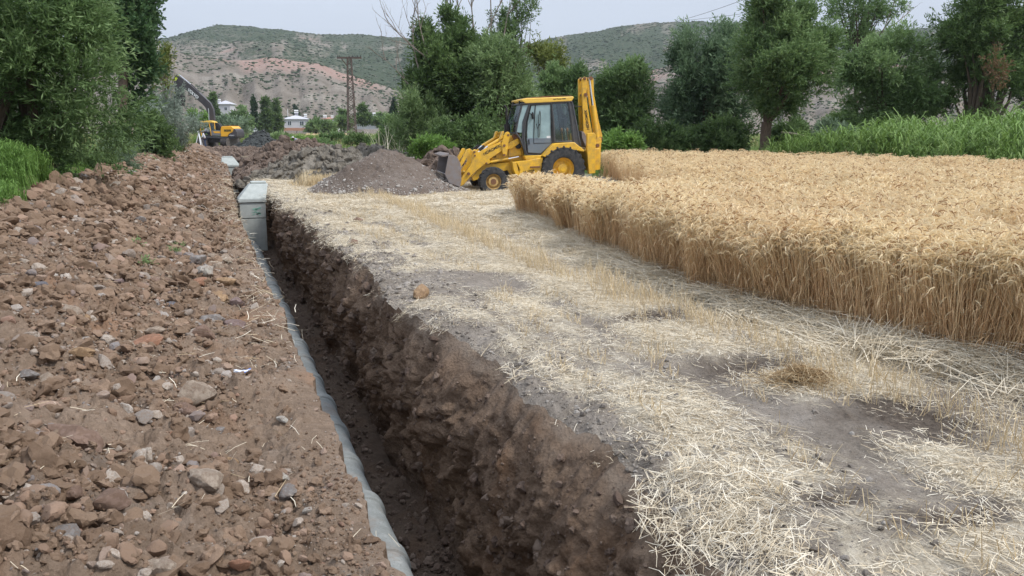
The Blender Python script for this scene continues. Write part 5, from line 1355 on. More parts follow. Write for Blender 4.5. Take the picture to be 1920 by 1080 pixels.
def wheel(parent, c, R, W, rim_r, side, mat_r, nl, label=None):
    q = MB(); s = side
    q.lathe([(.03, .10 * s), (.11, .12 * s), (.16, .10 * s), (.17, .04 * s), (rim_r * .72, .0), (rim_r * .9, .03 * s), (rim_r, W * .36 * s), (rim_r * 1.03, W * .40 * s), (rim_r * .98, W * .3 * s), (rim_r * .97, -W * .4 * s)], (0, 0, 0), 36)
    for k in range(8):
        t = k * math.pi / 4; q.cyl((rim_r * .5 * math.cos(t), .0, rim_r * .5 * math.sin(t)), (rim_r * .5 * math.cos(t), .035 * s, rim_r * .5 * math.sin(t)), .018, 6)
    w = q.build('wheel', mat_r, parent); w.location = c
    q = MB(); h = W / 2
    q.lathe([(rim_r, -h * .8), (rim_r * 1.08, -h * .95), ((R + rim_r) / 2, -h * 1.06), (R * .93, -h * .95), (R * .955, -h * .6), (R * .965, 0), (R * .955, h * .6), (R * .93, h * .95), ((R + rim_r) / 2, h * 1.06), (rim_r * 1.08, h * .95), (rim_r, h * .8)], (0, 0, 0), 48)
    for k in range(nl):
        for sd in (-1, 1):
            t = 2 * math.pi * (k + (.5 if sd > 0 else 0)) / nl
            pts = []
            for u in (0.02, .5, 1.0):
                tt = t + .20 * u * (1 if R > .5 else 1.2); yy = sd * h * (u * 1.02); r0 = R * (.975 if u < .9 else .95)
                pts.append((r0 * math.cos(tt), yy, r0 * math.sin(tt)))
            # lug as a ridge running from the centre line to the shoulder and down the sidewall
            tt = t + .26; pts.append((R * .86 * math.cos(tt), sd * h * 1.03, R * .86 * math.sin(tt)))
            q.tube(pts, [R * .035, R * .04, R * .045, R * .028], 4)
    q.build('tyre', M_tyre, w)
    q = MB(); q.lathe([(0, .13 * s), (.09, .13 * s), (.10, .11 * s), (.10, .0)], (0, 0, 0), 18); q.build('hub', M_rust if mat_r is M_rim else mat_r, w)
    return w
fx, fz = S(458, 878, 1.0); FR = .475; RRr = .755
wheel(bh, (fx, .86, fz), FR, .34, .25, 1, M_rim, 18); wheel(bh, (fx, -.86, fz), FR, .34, .25, -1, M_rim, 18)
wheel(bh, (0.02, .84, .74), RRr, .46, .36, 1, M_yel, 20); wheel(bh, (0.02, -.84, .74), RRr, .46, .36, -1, M_yel, 20)
# chassis and axles
q = MB(); pr(q, [(640, 740), (820, 700), (1130, 700), (1160, 820), (620, 860), (430, 800), (330, 860), (320, 780), (430, 745)], -.42, .42, .42)
q.cyl((fx, -.7, fz), (fx, .7, fz), .11); q.cyl((0.02, -.7, .74), (.02, .7, .74), .15); q.build('chassis', M_blk, bh, .01)
q = MB(); pr(q, [(332, 800), (390, 755), (600, 738), (640, 830), (600, 870), (560, 800), (300, 880), (288, 850)], -.40, .48, .48); q.build('front_frame', M_yel, bh, .015)
# bonnet between arms
q = MB(); pr(q, [(430, 720), (480, 610), (560, 545), (620, 540), (668, 560), (690, 690), (690, 735), (440, 745)], -.44, .44, .44); q.build('bonnet', M_yel, bh, .04)
q = MB(); pr(q, [(570, 600), (650, 570), (668, 690), (570, 700)], .445, .50, .5); q.build('bonnet_panel', M_yel, bh, .01)
q = MB(); q.cyl((S(640, 620, .5)[0], .44, S(640, 620, .5)[1]), (S(640, 620, .5)[0], .56, S(640, 620, .5)[1]), .09, 20); q.build('headlight', M_blk, bh)
# battery box / steps with lettering
q = MB(); pr(q, [(628, 735), (830, 703), (806, 850), (632, 862), (655, 790)], .50, .98, .98); tb = q.build('toolbox', M_yel, bh, .02)
q = MB(); pr(q, [(598, 735), (628, 735), (655, 850), (632, 850), (606, 790)], .46, .96, .96); q.build('step_bracket', M_yel, bh, .01)
q = MB(); pr(q, [(690, 690), (818, 686), (812, 712), (700, 722)], .46, .93, .93); q.build('cab_sill', M_yel, bh, .015)
q = MB(); pr(q, [(730, 768), (806, 766), (806, 776), (730, 778)], .9, 1.04, .98); q.build('step', M_rust, bh, .004)
# cab: frame posts, roof, glass
cabL, cabR = .74, -.74
def post(mb, pts, w=.06):
    for yy in (cabL, cabR):
        pts3 = [(S(p[0], p[1], cabL)[0], yy, S(p[0], p[1], cabL)[1]) for p in pts]
        mb.tube(pts3, w / 1.6, 6)
q = MB()
post(q, [(725, 305), (700, 400), (680, 520), (690, 640), (705, 682)], .07)
post(q, [(668, 318), (640, 420), (622, 520)], .05); post(q, [(622, 520), (655, 560), (700, 682)], .05)
post(q, [(888, 300), (905, 450), (915, 590)], .07); post(q, [(1020, 292), (1048, 450), (1062, 585)], .08); post(q, [(1045, 294), (1085, 480), (1115, 620)], .07)
post(q, [(668, 308), (888, 298), (1045, 290)], .08); post(q, [(700, 682), (820, 682), (915, 590), (1062, 585), (1115, 620)], .05)
for (px, py) in ((668, 310), (1045, 292), (622, 525), (1115, 618)):
    x_, z_ = S(px, py, cabL); q.cyl((x_, cabR, z_), (x_, cabL, z_), .035, 6)
q.build('cab_frame', M_dk, bh)
q = MB(); pr(q, [(1015, 296), (1042, 294), (1112, 620), (1062, 590)], .70, .765, .74); q.build('rear_pillar', M_dk, bh, .01)
q = MB(); pr(q, [(1015, 296), (1042, 294), (1112, 620), (1062, 590)], -.765, -.70, .74); q.build('rear_pillar', M_dk, bh, .01)
q = MB(); pr(q, [(716, 310), (728, 310), (700, 430), (692, 560), (708, 680), (690, 684), (668, 560), (672, 440)], .70, .765, .74); q.build('front_pillar', M_dk, bh, .01)
q = MB(); pr(q, [(668, 292), (665, 275), (700, 268), (1058, 252), (1060, 262), (1045, 287), (700, 306)], -.80, .80, .80); q.build('cab_roof', M_ltyel, bh, .05)
q = MB(); pr(q, [(690, 272), (860, 256), (1045, 250), (1045, 246), (860, 250), (700, 264)], -.70, .70, .7); q.build('roof_top', M_rust, bh, .01)
for yy in (.74, .5, -.5, -.74):
    q = MB(); x_, z_ = S(690 if abs(yy) > .6 else 680, 296, .74); q.cyl((x_ + .02, yy, z_ - .0), (x_ + .10, yy, z_), .055, 12); q.build('work_light', M_blk, bh)
# door
door = MB(); ring_o = [(735, 318), (885, 306), (900, 596), (812, 676), (712, 668), (700, 560), (705, 440)]
pr(door, [(700, 560), (902, 560), (900, 600), (812, 678), (710, 672)], .742, .772, .74); door = door.build('door', M_grey, bh, .008)
q = MB()
P3 = [(S(p[0], p[1], cabL)[0], .765, S(p[0], p[1], cabL)[1]) for p in ring_o]; q.tube(P3 + [P3[0], P3[1]], .022, 5); 
P4 = [(S(p[0], p[1], cabL)[0], .768, S(p[0], p[1], cabL)[1]) for p in [(768, 312), (760, 450), (756, 598), (890, 596), (884, 310)]]; q.tube(P4, .016, 5)
q.build('door_frame', M_blk, door)
q = MB(); pr(q, [(770, 314), (882, 308), (896, 590), (758, 594), (764, 440)], .748, .756, .74); q.build('door_window', m_dglass, door)
q = MB(); pr(q, [(735, 322), (764, 314), (756, 590), (712, 590), (704, 470)], .750, .757, .74); q.build('door_quarter_window', m_dglass, door)
q = MB(); hp = [(796, 370), (800, 358), (804, 370), (800, 545), (794, 556), (788, 545), (792, 400), (796, 370)]
q.tube([(S(p[0], p[1], cabL)[0], .80, S(p[0], p[1], cabL)[1]) for p in hp], .011, 5); q.tube([(S(775, 455, cabL)[0], .79, S(775, 455, cabL)[1]), (S(782, 490, cabL)[0], .79, S(782, 490, cabL)[1]), (S(800, 455, cabL)[0], .79, S(800, 455, cabL)[1])], .012, 5)
q.build('grab_handle', M_blk, door)
q = MB(); pr(q, [(715, 570), (722, 570), (724, 606), (717, 606)], .77, .80, .74); q.build('door_handle', M_blk, door)
q = MB(); pr(q, [(855, 545), (888, 543), (889, 568), (856, 570)], .758, .762, .74); q.build('sticker', M_white, door)
# windows
q = MB(); pr(q, [(668, 322), (714, 316), (690, 420), (668, 520), (630, 515), (645, 420)], .735, .742, .74); q.build('side_window', m_dglass, bh)
xa, za = S(660, 320, cabL); xb, zb = S(622, 520, cabL)
q = MB(); q._add([(xa, cabL - .04, za), (xa, cabR + .04, za), (xb, cabR + .04, zb), (xb, cabL - .04, zb)], [(0, 1, 2, 3)]); 
ws = q.build('windscreen', m_glass, bh); ws.modifiers.new('thick', 'SOLIDIFY').thickness = .008
q = MB(); pr(q, [(892, 306), (1015, 300), (1055, 582), (915, 588)], -.742, -.735, .74); q.build('side_window', m_glass, bh)
q = MB(); pr(q, [(700, 320), (885, 306), (900, 596), (812, 676), (712, 668), (680, 500)], -.742, -.735, .74); q.build('side_window', m_glass, bh)
q = MB(); pr(q, [(892, 306), (1015, 300), (1055, 582), (915, 588)], .735, .741, .74); q.build('side_window', m_glass, bh)
q = MB(); pr(q, [(680, 560), (705, 680), (1090, 690), (1110, 625), (1060, 590), (915, 592), (900, 600), (812, 680), (700, 600)], -.70, .70, .7); q.build('cab_floor', M_blk, bh, .01)
# interior
q = MB(); sx_, sz_ = S(960, 560, .3); q.box((sx_, .1, sz_ + .02), (.48, .50, .14)); q.box((sx_ - .20, .1, sz_ + .34), (.12, .46, .60), (0, -.15, 0)); q.box((sx_ - .24, .1, sz_ + .72), (.10, .26, .18), (0, -.15, 0)); q.build('seat', M_seat, bh, .03)
q = MB(); x_, z_ = S(790, 480, .1); q.tube([(x_ - .02, .1, z_ - .55), (x_ + .10, .1, z_ - .05)], .03, 8)
ring = [(x_ + .10 + .06 * math.sin(t) , .1 + .19 * math.cos(t), z_ - .02 + .17 * math.sin(t)) for t in np.linspace(0, 2 * math.pi, 20)]; q.tube(ring, .014, 5); q.build('steering_wheel', M_blk, bh)
for i_, (px, yy, m_) in enumerate([(985, .35, M_org), (1000, .2, M_blk), (1030, .3, M_org), (1010, .45, M_white)]):
    q = MB(); x_, z_ = S(px, 560, yy); q.cyl((x_, yy, z_ - .1), (x_ + .03, yy, z_ + .22), .012, 6); q.ball((x_ + .03, yy, z_ + .26), .04 if i_ < 3 else .03, 8, 6, (1, 1, 1.8)); q.build('control_lever', m_, bh)
q = MB(); x_, z_ = S(1005, 355, .74); q.ball((x_, .55, z_), .09, 10, 8, (.5, .8, 1.6)); q.build('rear_mirror', M_white, bh)
q = MB(); x_, z_ = S(745, 395, .74); q.ball((x_, .82, z_), .10, 10, 8, (.35, .9, 1.2)); q.tube([(x_, .82, z_), (x_ + .1, .76, z_ + .1)], .012, 5); q.build('mirror', M_blk, bh)
# mudguard over the rear wheel
q = MB(); mg = [(822, 690), (900, 607), (915, 598), (1065, 590), (1142, 650), (1140, 662), (1075, 650), (985, 640), (925, 650), (875, 680), (845, 700)]
pr(q, mg, .55, 1.06, 1.06); q.build('mudguard', M_yel, bh, .02)
q = MB(); pr(q, mg, -1.06, -.55, 1.0); q.build('mudguard', M_yel, bh, .02)
# exhaust
x_, z_ = S(556, 470, .2); x2_, z2_ = S(552, 340, .2); x3_, z3_ = S(536, 318, .2)
q = MB(); q.tube([(x_, .2, z_), (x2_, .2, z2_), (x3_, .2, z3_)], .038, 10); q.cyl((x_, .2, z_ - .25), (x_, .2, z_ + .06), .10, 14); q.build('exhaust_stack', M_blk, bh)
# loader arms, both sides
def loader_arm(y0, y1):
    q = MB(); a = [(600, 560), (545, 545), (560, 600), (480, 625), (330, 690), (300, 650), (285, 660), (290, 720), (205, 860), (200, 918), (232, 905), (300, 825), (395, 745), (412, 742), (425, 695), (500, 640), (545, 640), (600, 600), (640, 585), (640, 555)]
    a = [(640, 560), (560, 605), (500, 590), (345, 662), (318, 640), (300, 655), (296, 740), (205, 865), (200, 918), (232, 905), (300, 825), (392, 752), (412, 755), (440, 740), (425, 715), (520, 655), (600, 635), (650, 600)]
    pr(q, a, y0, y1, .62); arm = q.build('loader_arm', M_yel, bh, .012); 
    q = MB(); pr(q, [(520, 512), (535, 508), (522, 560), (500, 575)], y0 - .03, y1 + .03, .62)
    pr(q, [(560, 512), (575, 520), (580, 545), (568, 590), (555, 680), (540, 700), (522, 672), (516, 600), (530, 550), (540, 520)], y1 + .004, y1 + .045, .62) if y1 > 0 else pr(q, [(560, 512), (575, 520), (580, 545), (568, 590), (555, 680), (540, 700), (522, 672), (516, 600), (530, 550), (540, 520)], y0 - .045, y0 - .004, .62)
    q.build('bell_crank', M_yel, arm, .008)
    ym = (y0 + y1) / 2
    def rod(pa, pb, r1, r2, mat1, name, yy=ym):
        A = Vector((S(*pa, .62)[0], yy, S(*pa, .62)[1])); Bv = Vector((S(*pb, .62)[0], yy, S(*pb, .62)[1])); C_ = A.lerp(Bv, .62)
        q = MB(); q.cyl(A, C_, r1, 12); q.build(name, mat1, arm); q = MB(); q.cyl(C_, Bv, r2, 8); q.build('piston_rod', M_chrome, arm)
    rod((548, 545), (335, 670), .055, .03, M_yel, 'tilt_cylinder')
    rod((440, 738), (650, 700), .05, .03, M_yel, 'lift_cylinder')
    q = MB(); pr(q, [(262, 640), (278, 638), (285, 655), (215, 770), (205, 790), (207, 740)], y1 - .02, y1 + .03, .62); pr(q, [(262, 640), (278, 638), (285, 655), (215, 770), (205, 790), (207, 740)], y0 - .03, y0 + .02, .62); q.build('bucket_link', M_yel, arm, .006)
    q = MB(); pr(q, [(345, 640), (385, 610), (395, 620), (360, 655)], y0 + .01, y1 - .01, .62); q.build('hose_bracket', M_blk, arm)
    for (px, py, r) in ((268, 822, .05), (535, 615, .045), (312, 662, .035), (565, 538, .035), (536, 685, .04), (316, 688, .03), (241, 745, .03), (402, 745, .03)):
        q = MB(); x_, z_ = S(px, py, .62); yo = y1 if y1 > 0 else y0; sg = 1 if y1 > 0 else -1
        q.cyl((x_, yo - .03 * sg, z_), (x_, yo + .06 * sg, z_), r, 14); q.build('pin', M_rust, arm)
    return arm
armL = loader_arm(.46, .60); armR = loader_arm(-.60, -.46)
q = MB(); x_, z_ = S(268, 822, .62); q.cyl((x_, -.5, z_), (x_, .5, z_), .06, 12); x_, z_ = S(420, 700, .62); q.cyl((x_, -.5, z_), (x_, .5, z_), .07, 12); q.build('cross_tube', M_yel, bh)
q = MB(); x_, z_ = S(640, 520, .6); q.cyl((x_, .45, z_ - .1), (x_, .60, z_ + .02), .06, 10); q.box((x_ + .05, .5, z_ - .12), (.22, .12, .2), (0, .4, 0)); q.build('loader_valve', M_rust, bh, .01)
# lettering on the arm: baseline follows the arm's slope
def side_mat(px0, py0, px1, py1, y, mirror=1):
    a = S(px0, py0, y); b_ = S(px1, py1, y); c = ((a[0] + b_[0]) / 2, (a[1] + b_[1]) / 2); dx = Vector((b_[0] - a[0], 0, b_[1] - a[1])).normalized(); n = Vector((0, 1, 0)); u = n.cross(dx)
    if u.z < 0 and abs(u.z) > .1: pass
    M = Matrix(((dx.x, u.x, n.x, c[0]), (dx.y, u.y, n.y, y), (dx.z, u.z, n.z, c[1]), (0, 0, 0, 1))); return M
M_ink = plain('dark decal', (.035, .03, .025), .6)
lettering('HIDROMEK', .125, M_ink, armL, side_mat(385, 678, 500, 618, .604), shear=.1)
lettering('102S', .07, M_ink, bh, side_mat(440, 705, 480, 697, .449))
lettering('H-102B', .12, M_ink, tb, side_mat(680, 812, 760, 802, .984), shear=.2)
lettering('4x4 Power Shift', .065, M_ink, bh, side_mat(890, 276, 1010, 268, .803))
# loader bucket: a curved shell open towards the front, with teeth
bk = MB(); cxb, czb = S(170, 800, 0)
prof = [S(85, 700, .9), S(100, 780, .9), S(115, 850, .9), S(195, 905, .9), S(205, 860, .9), S(200, 770, .9), S(165, 745, .9)]
prof_o = [S(92, 815, .9), S(120, 880, .9), S(200, 910, .9), S(210, 860, .9), S(205, 740, .9), S(180, 690, .9), S(120, 672, .9)]
thick = .035
def shell(P, th):
    c = Vector((sum(p[0] for p in P) / len(P), sum(p[1] for p in P) / len(P))); return [((Vector(p) - (Vector(p) - c).normalized() * th)[0], (Vector(p) - (Vector(p) - c).normalized() * th)[1]) for p in P]
inn = shell(prof_o, thick)
bk.prism(prof_o + inn[::-1], -1.15, 1.15)
bucket = bk.build('loader_bucket', M_steel, bh, .004)
q = MB(); q.prism(prof_o, 1.15, 1.18); q.build('bucket_side', M_steel, bucket, .004); q = MB(); q.prism(prof_o, -1.18, -1.15); q.build('bucket_side', M_steel, bucket, .004)
tx, tz = prof_o[-1]; t0x, t0z = prof_o[0]
for k in range(8):
    q = MB(); yy = -1.08 + k * 2.16 / 7; q.prism([(tx - .02, tz + .03), (tx + .20, tz - .03), (tx + .19, tz - .075), (tx - .02, tz - .05)], yy - .055, yy + .055); q.build('bucket_tooth', M_steel, bucket, .006)
# backhoe: rear frame, stabilisers, boom folded up, dipper
q = MB(); pr(q, [(1150, 660), (1170, 640), (1230, 640), (1235, 800), (1150, 810)], -1.0, .95, .2); q.build('rear_frame', M_yel, bh, .015)
for yy in (.98, -.98):
    q = MB(); pr(q, [(1160, 528), (1210, 520), (1225, 535), (1228, 822), (1178, 828), (1160, 640)], yy - .07, yy + .07, .98); st = q.build('stabiliser', M_yel, bh, .012)
    q = MB(); q.prism([(S(1168, 826, .98)[0] + .06, .14), (S(1232, 826, .98)[0] - .06, .14), (S(1232, 826, .98)[0] - .06, .20), (S(1168, 826, .98)[0] + .06, .20)], yy - .16, yy + .16); q.build('stabiliser_foot', M_blk, st, .006)
q = MB(); pr(q, [(1228, 600), (1258, 560), (1292, 560), (1290, 790), (1240, 800), (1230, 760)], -.25, .30, .3); q.build('swing_post', M_yel, bh, .012)
for k in range(6):
    pass
q = MB()
for k in range(9):
    x_, z_ = S(1252, 660 + k * 12, .35); q.tube([(x_ + .06, .34, z_), (x_ - .0, .38, z_ - .02), (x_ - .07, .34, z_)], .017, 6)
q.build('hydraulic_hoses', M_blk, bh)
q = MB(); pr(q, [(1242, 600), (1285, 590), (1288, 640), (1245, 650)], .30, .36, .33); q.build('swing_bracket', M_yel, bh, .008)
for (px, py) in ((1258, 620), (1268, 755)):
    q = MB(); x_, z_ = S(px, py, .35); q.cyl((x_, .30, z_), (x_, .42, z_), .06, 14); q.build('pin', M_rust, bh)
for yy in (-.30, .12):
    q = MB(); pr(q, [(1122, 118), (1140, 100), (1160, 108), (1164, 140), (1155, 250), (1188, 420), (1215, 540), (1165, 560), (1140, 540), (1128, 330)], yy, yy + .10, .0); bm_ = q.build('dipper', M_yel, bh, .012)
    q = MB(); pr(q, [(1172, 112), (1190, 100), (1210, 112), (1220, 240), (1262, 440), (1292, 545), (1288, 600), (1262, 590), (1236, 430), (1204, 260)], yy + .02, yy + .09, .0); q.build('boom', M_yel, bh, .012)
q = MB(); pr(q, [(1158, 250), (1165, 240), (1212, 540), (1170, 550)], -.20, .12, .0); q.build('boom_web', M_yel, bh, .008)
def rod3(pa, pb, r1, r2, frac, yy=-.03):
    A = Vector((S(*pa, 0)[0], yy, S(*pa, 0)[1])); Bv = Vector((S(*pb, 0)[0], yy, S(*pb, 0)[1])); C_ = A.lerp(Bv, frac)
    q = MB(); q.cyl(A, C_, r1, 14); q.build('boom_cylinder', M_yel, bh); q = MB(); q.cyl(C_, Bv, r2, 10); q.build('piston_rod', M_chrome, bh)
rod3((1248, 560), (1178, 115), .085, .04, .55, .20)
q = MB(); q.tube([(S(1180, 150, 0)[0], .18, S(1180, 150, 0)[1]), (S(1200, 300, 0)[0], .24, S(1200, 300, 0)[1]), (S(1222, 420, 0)[0], .22, S(1222, 420, 0)[1]), (S(1252, 590, 0)[0], .2, S(1252, 590, 0)[1])], .02, 5); q.build('hydraulic_hoses', M_blk, bh)
for (px, py, r) in ((1140, 115, .05), (1150, 235, .06), (1190, 112, .06), (1275, 570, .07)):
    q = MB(); x_, z_ = S(px, py, 0); q.cyl((x_, -.36, z_), (x_, .26, z_), r, 14); q.build('pin', M_rust, bh)
q = MB(); pr(q, [(1118, 510), (1140, 520), (1165, 560), (1165, 640), (1140, 600), (1122, 560)], -.35, .30, .0); q.build('digging_bucket', M_steel, bh, .01)
q = MB(); x_, z_ = S(1050, 322, .74); x2_, z2_ = S(1136, 324, .2); q.cyl((x_, .70, z_), (x2_, .1, z2_), .018, 6); q.build('mirror_rod', M_blk, bh)
lettering('HIDROMEK', .13, M_ink, bh, side_mat(1188, 500, 1165, 350, .224), shear=.1)

# ------------------------------------------------------------------ tracked excavator
EF = 91.0; ESC = 7.2 * 1493 / EF * .0 + 118.3  # detail pixels per metre
exx, exy, _ = at(405, EF)
ex = thing('tracked_excavator', 'black and orange tracked excavator with raised black boom astride the far trench', 'excavator', (exx, exy, 0), 0)
ex.rotation_euler = (0, 0, math.pi - YAW)
EK = 1493 / EF * 7.2
def T(px, py):   # side profile from detail (origin under the slewing ring)
    return ((612 - px) / EK * -1 * -1, (965 - py) / EK + .08)
def ep(mb, pts, y0, y1):
    P = [T(*p) for p in pts]
    a = sum(P[i][0] * P[(i + 1) % len(P)][1] - P[(i + 1) % len(P)][0] * P[i][1] for i in range(len(P)))
    return mb.prism(P if a > 0 else P[::-1], y0, y1)
M_exb = plain('dark grey boom paint', (.045, .04, .045), .45, dirt=(.12, .10, .09), dirt_amt=.4, dirt_scale=2, spec=.5)
# undercarriage faces the camera: tracks run away along the trench
for sx_ in (T(495, 0)[0], T(790, 0)[0]):
    q = MB()
    R_ = .52; L_ = 1.75; pts = []
    for k in range(13): t = math.pi / 2 + math.pi * k / 12; pts.append((L_ * -1 + R_ * math.cos(t), R_ + R_ * math.sin(t)))
    for k in range(13): t = -math.pi / 2 + math.pi * k / 12; pts.append((L_ + R_ * math.cos(t), R_ + R_ * math.sin(t)))
    n = len(pts)
    A = [(sx_ - .33, p[0], p[1]) for p in pts]; Bq = [(sx_ + .33, p[0], p[1]) for p in pts]
    q._add(A + Bq, [tuple(range(n)), tuple(range(2 * n - 1, n - 1, -1))] + [(i, (i + 1) % n, (i + 1) % n + n, i + n) for i in range(n)])
    trk = q.build('track', plain('track steel', (.11, .10, .095), .7, metal=.3, dirt=(.26, .22, .19), dirt_amt=.8), ex, .01)
    q = MB(); seg = 44; per = 4 * L_ + 2 * math.pi * R_
    for k in range(seg):
        s = per * k / seg
        if s < 2 * L_: p, nrm = (-L_ + s, 0.), (0, -1)
        elif s < 2 * L_ + math.pi * R_: t = -math.pi / 2 + (s - 2 * L_) / R_; p, nrm = (L_ + R_ * math.cos(t), R_ + R_ * math.sin(t)), (math.cos(t), math.sin(t))
        elif s < 4 * L_ + math.pi * R_: p, nrm = (L_ - (s - 2 * L_ - math.pi * R_), 2 * R_), (0, 1)
        else: t = math.pi / 2 + (s - 4 * L_ - math.pi * R_) / R_; p, nrm = (-L_ + R_ * math.cos(t), R_ + R_ * math.sin(t)), (math.cos(t), math.sin(t))
        q.box((sx_, p[0] + nrm[0] * .02, p[1] + nrm[1] * .02), (.68, .13, .05), (math.atan2(nrm[1], nrm[0]) - math.pi / 2, 0, 0))
    q.build('track_shoes', M_blk, trk)
q = MB(); xm = (T(495, 0)[0] + T(790, 0)[0]) / 2; q.box((xm, 0, .75), (2.4, 2.0, .45)); q.cyl((xm, 0, .9), (xm, 0, 1.25), .65, 20); q.build('undercarriage', M_blk, ex, .03)
q = MB(); ep(q, [(470, 825), (935, 838), (925, 850), (840, 862), (480, 850)], -1.25, 1.25); q.build('deck', M_dk, ex, .02)
q = MB(); ep(q, [(722, 835), (725, 742), (738, 705), (870, 698), (900, 730), (880, 775), (830, 800), (812, 835)], -1.25, 1.27); eng = q.build('engine_cover', M_yel2, ex, .05)
q = MB(); ep(q, [(812, 836), (832, 800), (885, 776), (900, 730), (925, 745), (938, 780), (935, 838)], -1.28, 1.30); cw = q.build('counterweight', M_exb, ex, .04)
q = MB(); ep(q, [(600, 822), (602, 755), (720, 758), (722, 822)], .2, 1.26); sd_ = q.build('side_compartment', plain('grey panel', (.2, .2, .21), .5), ex, .02)
q = MB(); ep(q, [(625, 765), (718, 768), (720, 790), (640, 788)], 1.262, 1.27); q.build('side_stripe', M_yel2, sd_)
q = MB(); ep(q, [(770, 742), (862, 740), (864, 770), (770, 772)], 1.272, 1.28); q.build('model_plate', plain('ochre plate', (.33, .21, .03), .6), eng)
q = MB(); ep(q, [(740, 700), (870, 694), (872, 690), (742, 694)], -.9, .9); q.build('engine_top', M_rust, ex, .01)
# cab of the excavator
q = MB()
for yy in (.25, 1.2):
    for pp in ([(478, 660), (462, 740), (470, 825)], [(648, 655), (650, 740)], [(580, 660), (590, 740), (598, 822)]):
        q.tube([(T(*p)[0], yy, T(*p)[1]) for p in pp], .05, 6)
q.build('cab_frame', M_yel2, ex)
q = MB(); ep(q, [(462, 655), (468, 638), (600, 628), (650, 645), (648, 660)], .18, 1.26); q.build('cab_roof', M_ltyel, ex, .05)
q = MB(); ep(q, [(590, 665), (645, 665), (650, 745), (598, 752)], 1.18, 1.2); q.build('cab_window', m_glass, ex)
q = MB(); ep(q, [(645, 655), (690, 665), (725, 720), (725, 755), (650, 755)], .2, .95); q.build('cab_rear', M_blk, ex, .02)
q = MB(); ep(q, [(470, 830), (470, 812), (600, 812), (600, 830)], .2, 1.2); q.build('cab_floor', M_blk, ex, .02)
q = MB(); ep(q, [(540, 815), (600, 815), (600, 700), (575, 700), (570, 770), (540, 775)], .45, .95); q.build('seat', M_seat, ex, .03)
q = MB(); ep(q, [(478, 665), (462, 740), (470, 822), (474, 822), (468, 740), (484, 665)], .25, .27); q.build('cab_window', m_glass, ex)
# boom (centre line y ~ -.1) and stick
q = MB(); bpts = [(532, 640), (528, 560), (500, 470), (455, 420), (200, 180), (150, 95), (118, 60), (150, 38), (175, 42), (200, 60), (490, 335), (560, 400), (598, 480), (605, 640), (560, 760)]
q = MB(); bpts = [(532, 700), (530, 560), (500, 465), (455, 410), (215, 200), (160, 110), (165, 50), (185, 60), (330, 175), (500, 335), (565, 400), (598, 480), (608, 700)]
ep(q, bpts, -.38, .12); boom = q.build('boom', M_exb, ex, .03)
q = MB(); ep(q, [(108, 115), (112, 75), (150, 36), (175, 42), (215, 150), (210, 330), (190, 330), (185, 260), (120, 270), (104, 200)], -.30, .04); stick = q.build('stick', M_exb, ex, .03)
q = MB(); A_p = T(165, 45); B_p = T(318, 175); C_p = T(420, 270); q.cyl((A_p[0], -.13, A_p[1] + .1), (B_p[0], -.13, B_p[1] + .12), .05, 10); q.build('piston_rod', M_chrome, boom)
q = MB(); q.cyl((B_p[0], -.13, B_p[1] + .12), (C_p[0], -.13, C_p[1] + .1), .10, 10); q.build('boom_cylinder', M_exb, boom)
q = MB(); q.cyl((T(543, 470)[0], .22, T(543, 470)[1]), (T(540, 620)[0], .22, T(540, 620)[1]), .05, 10); q.build('lift_rod', M_chrome, ex)
q = MB(); q.cyl((T(540, 620)[0], .22, T(540, 620)[1]), (T(535, 760)[0], .22, T(535, 760)[1]), .10, 10); q.build('lift_cylinder', M_exb, ex)
q = MB(); ep(q, [(120, 82), (148, 68), (162, 88), (135, 116)], .045, .06); q.build('yellow_mark', plain('yellow green mark', (.62, .72, .05), .6), stick)
q = MB(); ep(q, [(120, 250), (190, 250), (215, 330), (200, 440), (120, 430), (95, 350)], -.6, .34); q.build('digging_bucket', M_blk, ex, .03)
def em(p0, p1, y):
    a, b_ = T(*p0), T(*p1); c = ((a[0] + b_[0]) / 2, (a[1] + b_[1]) / 2); dx = Vector((b_[0] - a[0], 0, b_[1] - a[1])).normalized(); n = Vector((0, 1, 0)); u = n.cross(dx)
    return Matrix(((dx.x, u.x, n.x, c[0]), (dx.y, u.y, n.y, y), (dx.z, u.z, n.z, c[1]), (0, 0, 0, 1)))
l_ = lettering('VOLVO', .42, M_white, boom, em((288, 228), (412, 338), .13), grow=.02)
l_ = lettering('VOLVO', .16, M_white, cw, em((845, 820), (890, 820), 1.31))
l_ = lettering('EC210', .26, M_ink, eng, em((772, 757), (862, 755), 1.285), grow=.01)

# ------------------------------------------------------------------ people
m_skin = plain('skin', (.36, .21, .14), .6); m_shirt = plain('pale shirt', (.60, .62, .68), .9, dirt_amt=.2); m_shirt2 = plain('blue grey shirt', (.30, .34, .44), .9, dirt_amt=.2)
m_trou = plain('dark blue trousers', (.05, .065, .11), .9); m_cap = plain('white cap', (.75, .75, .74), .8); m_hair = plain('black hair', (.015, .012, .01), .7)
def skin_obj(name, verts, edges, radii, mat, parent, root=0, sub=1):
    me = bpy.data.meshes.new(name); me.from_pydata(verts, edges, []); me.materials.append(mat)
    o = link(name, me, parent); md = o.modifiers.new('skin', 'SKIN')
    sk = me.skin_vertices[0].data
    for i, r in enumerate(radii): sk[i].radius = r if isinstance(r, tuple) else (r, r); sk[i].use_root = (i == root)
    md.use_smooth_shade = True
    s = o.modifiers.new('subdivision', 'SUBSURF'); s.levels = s.render_levels = sub
    return o
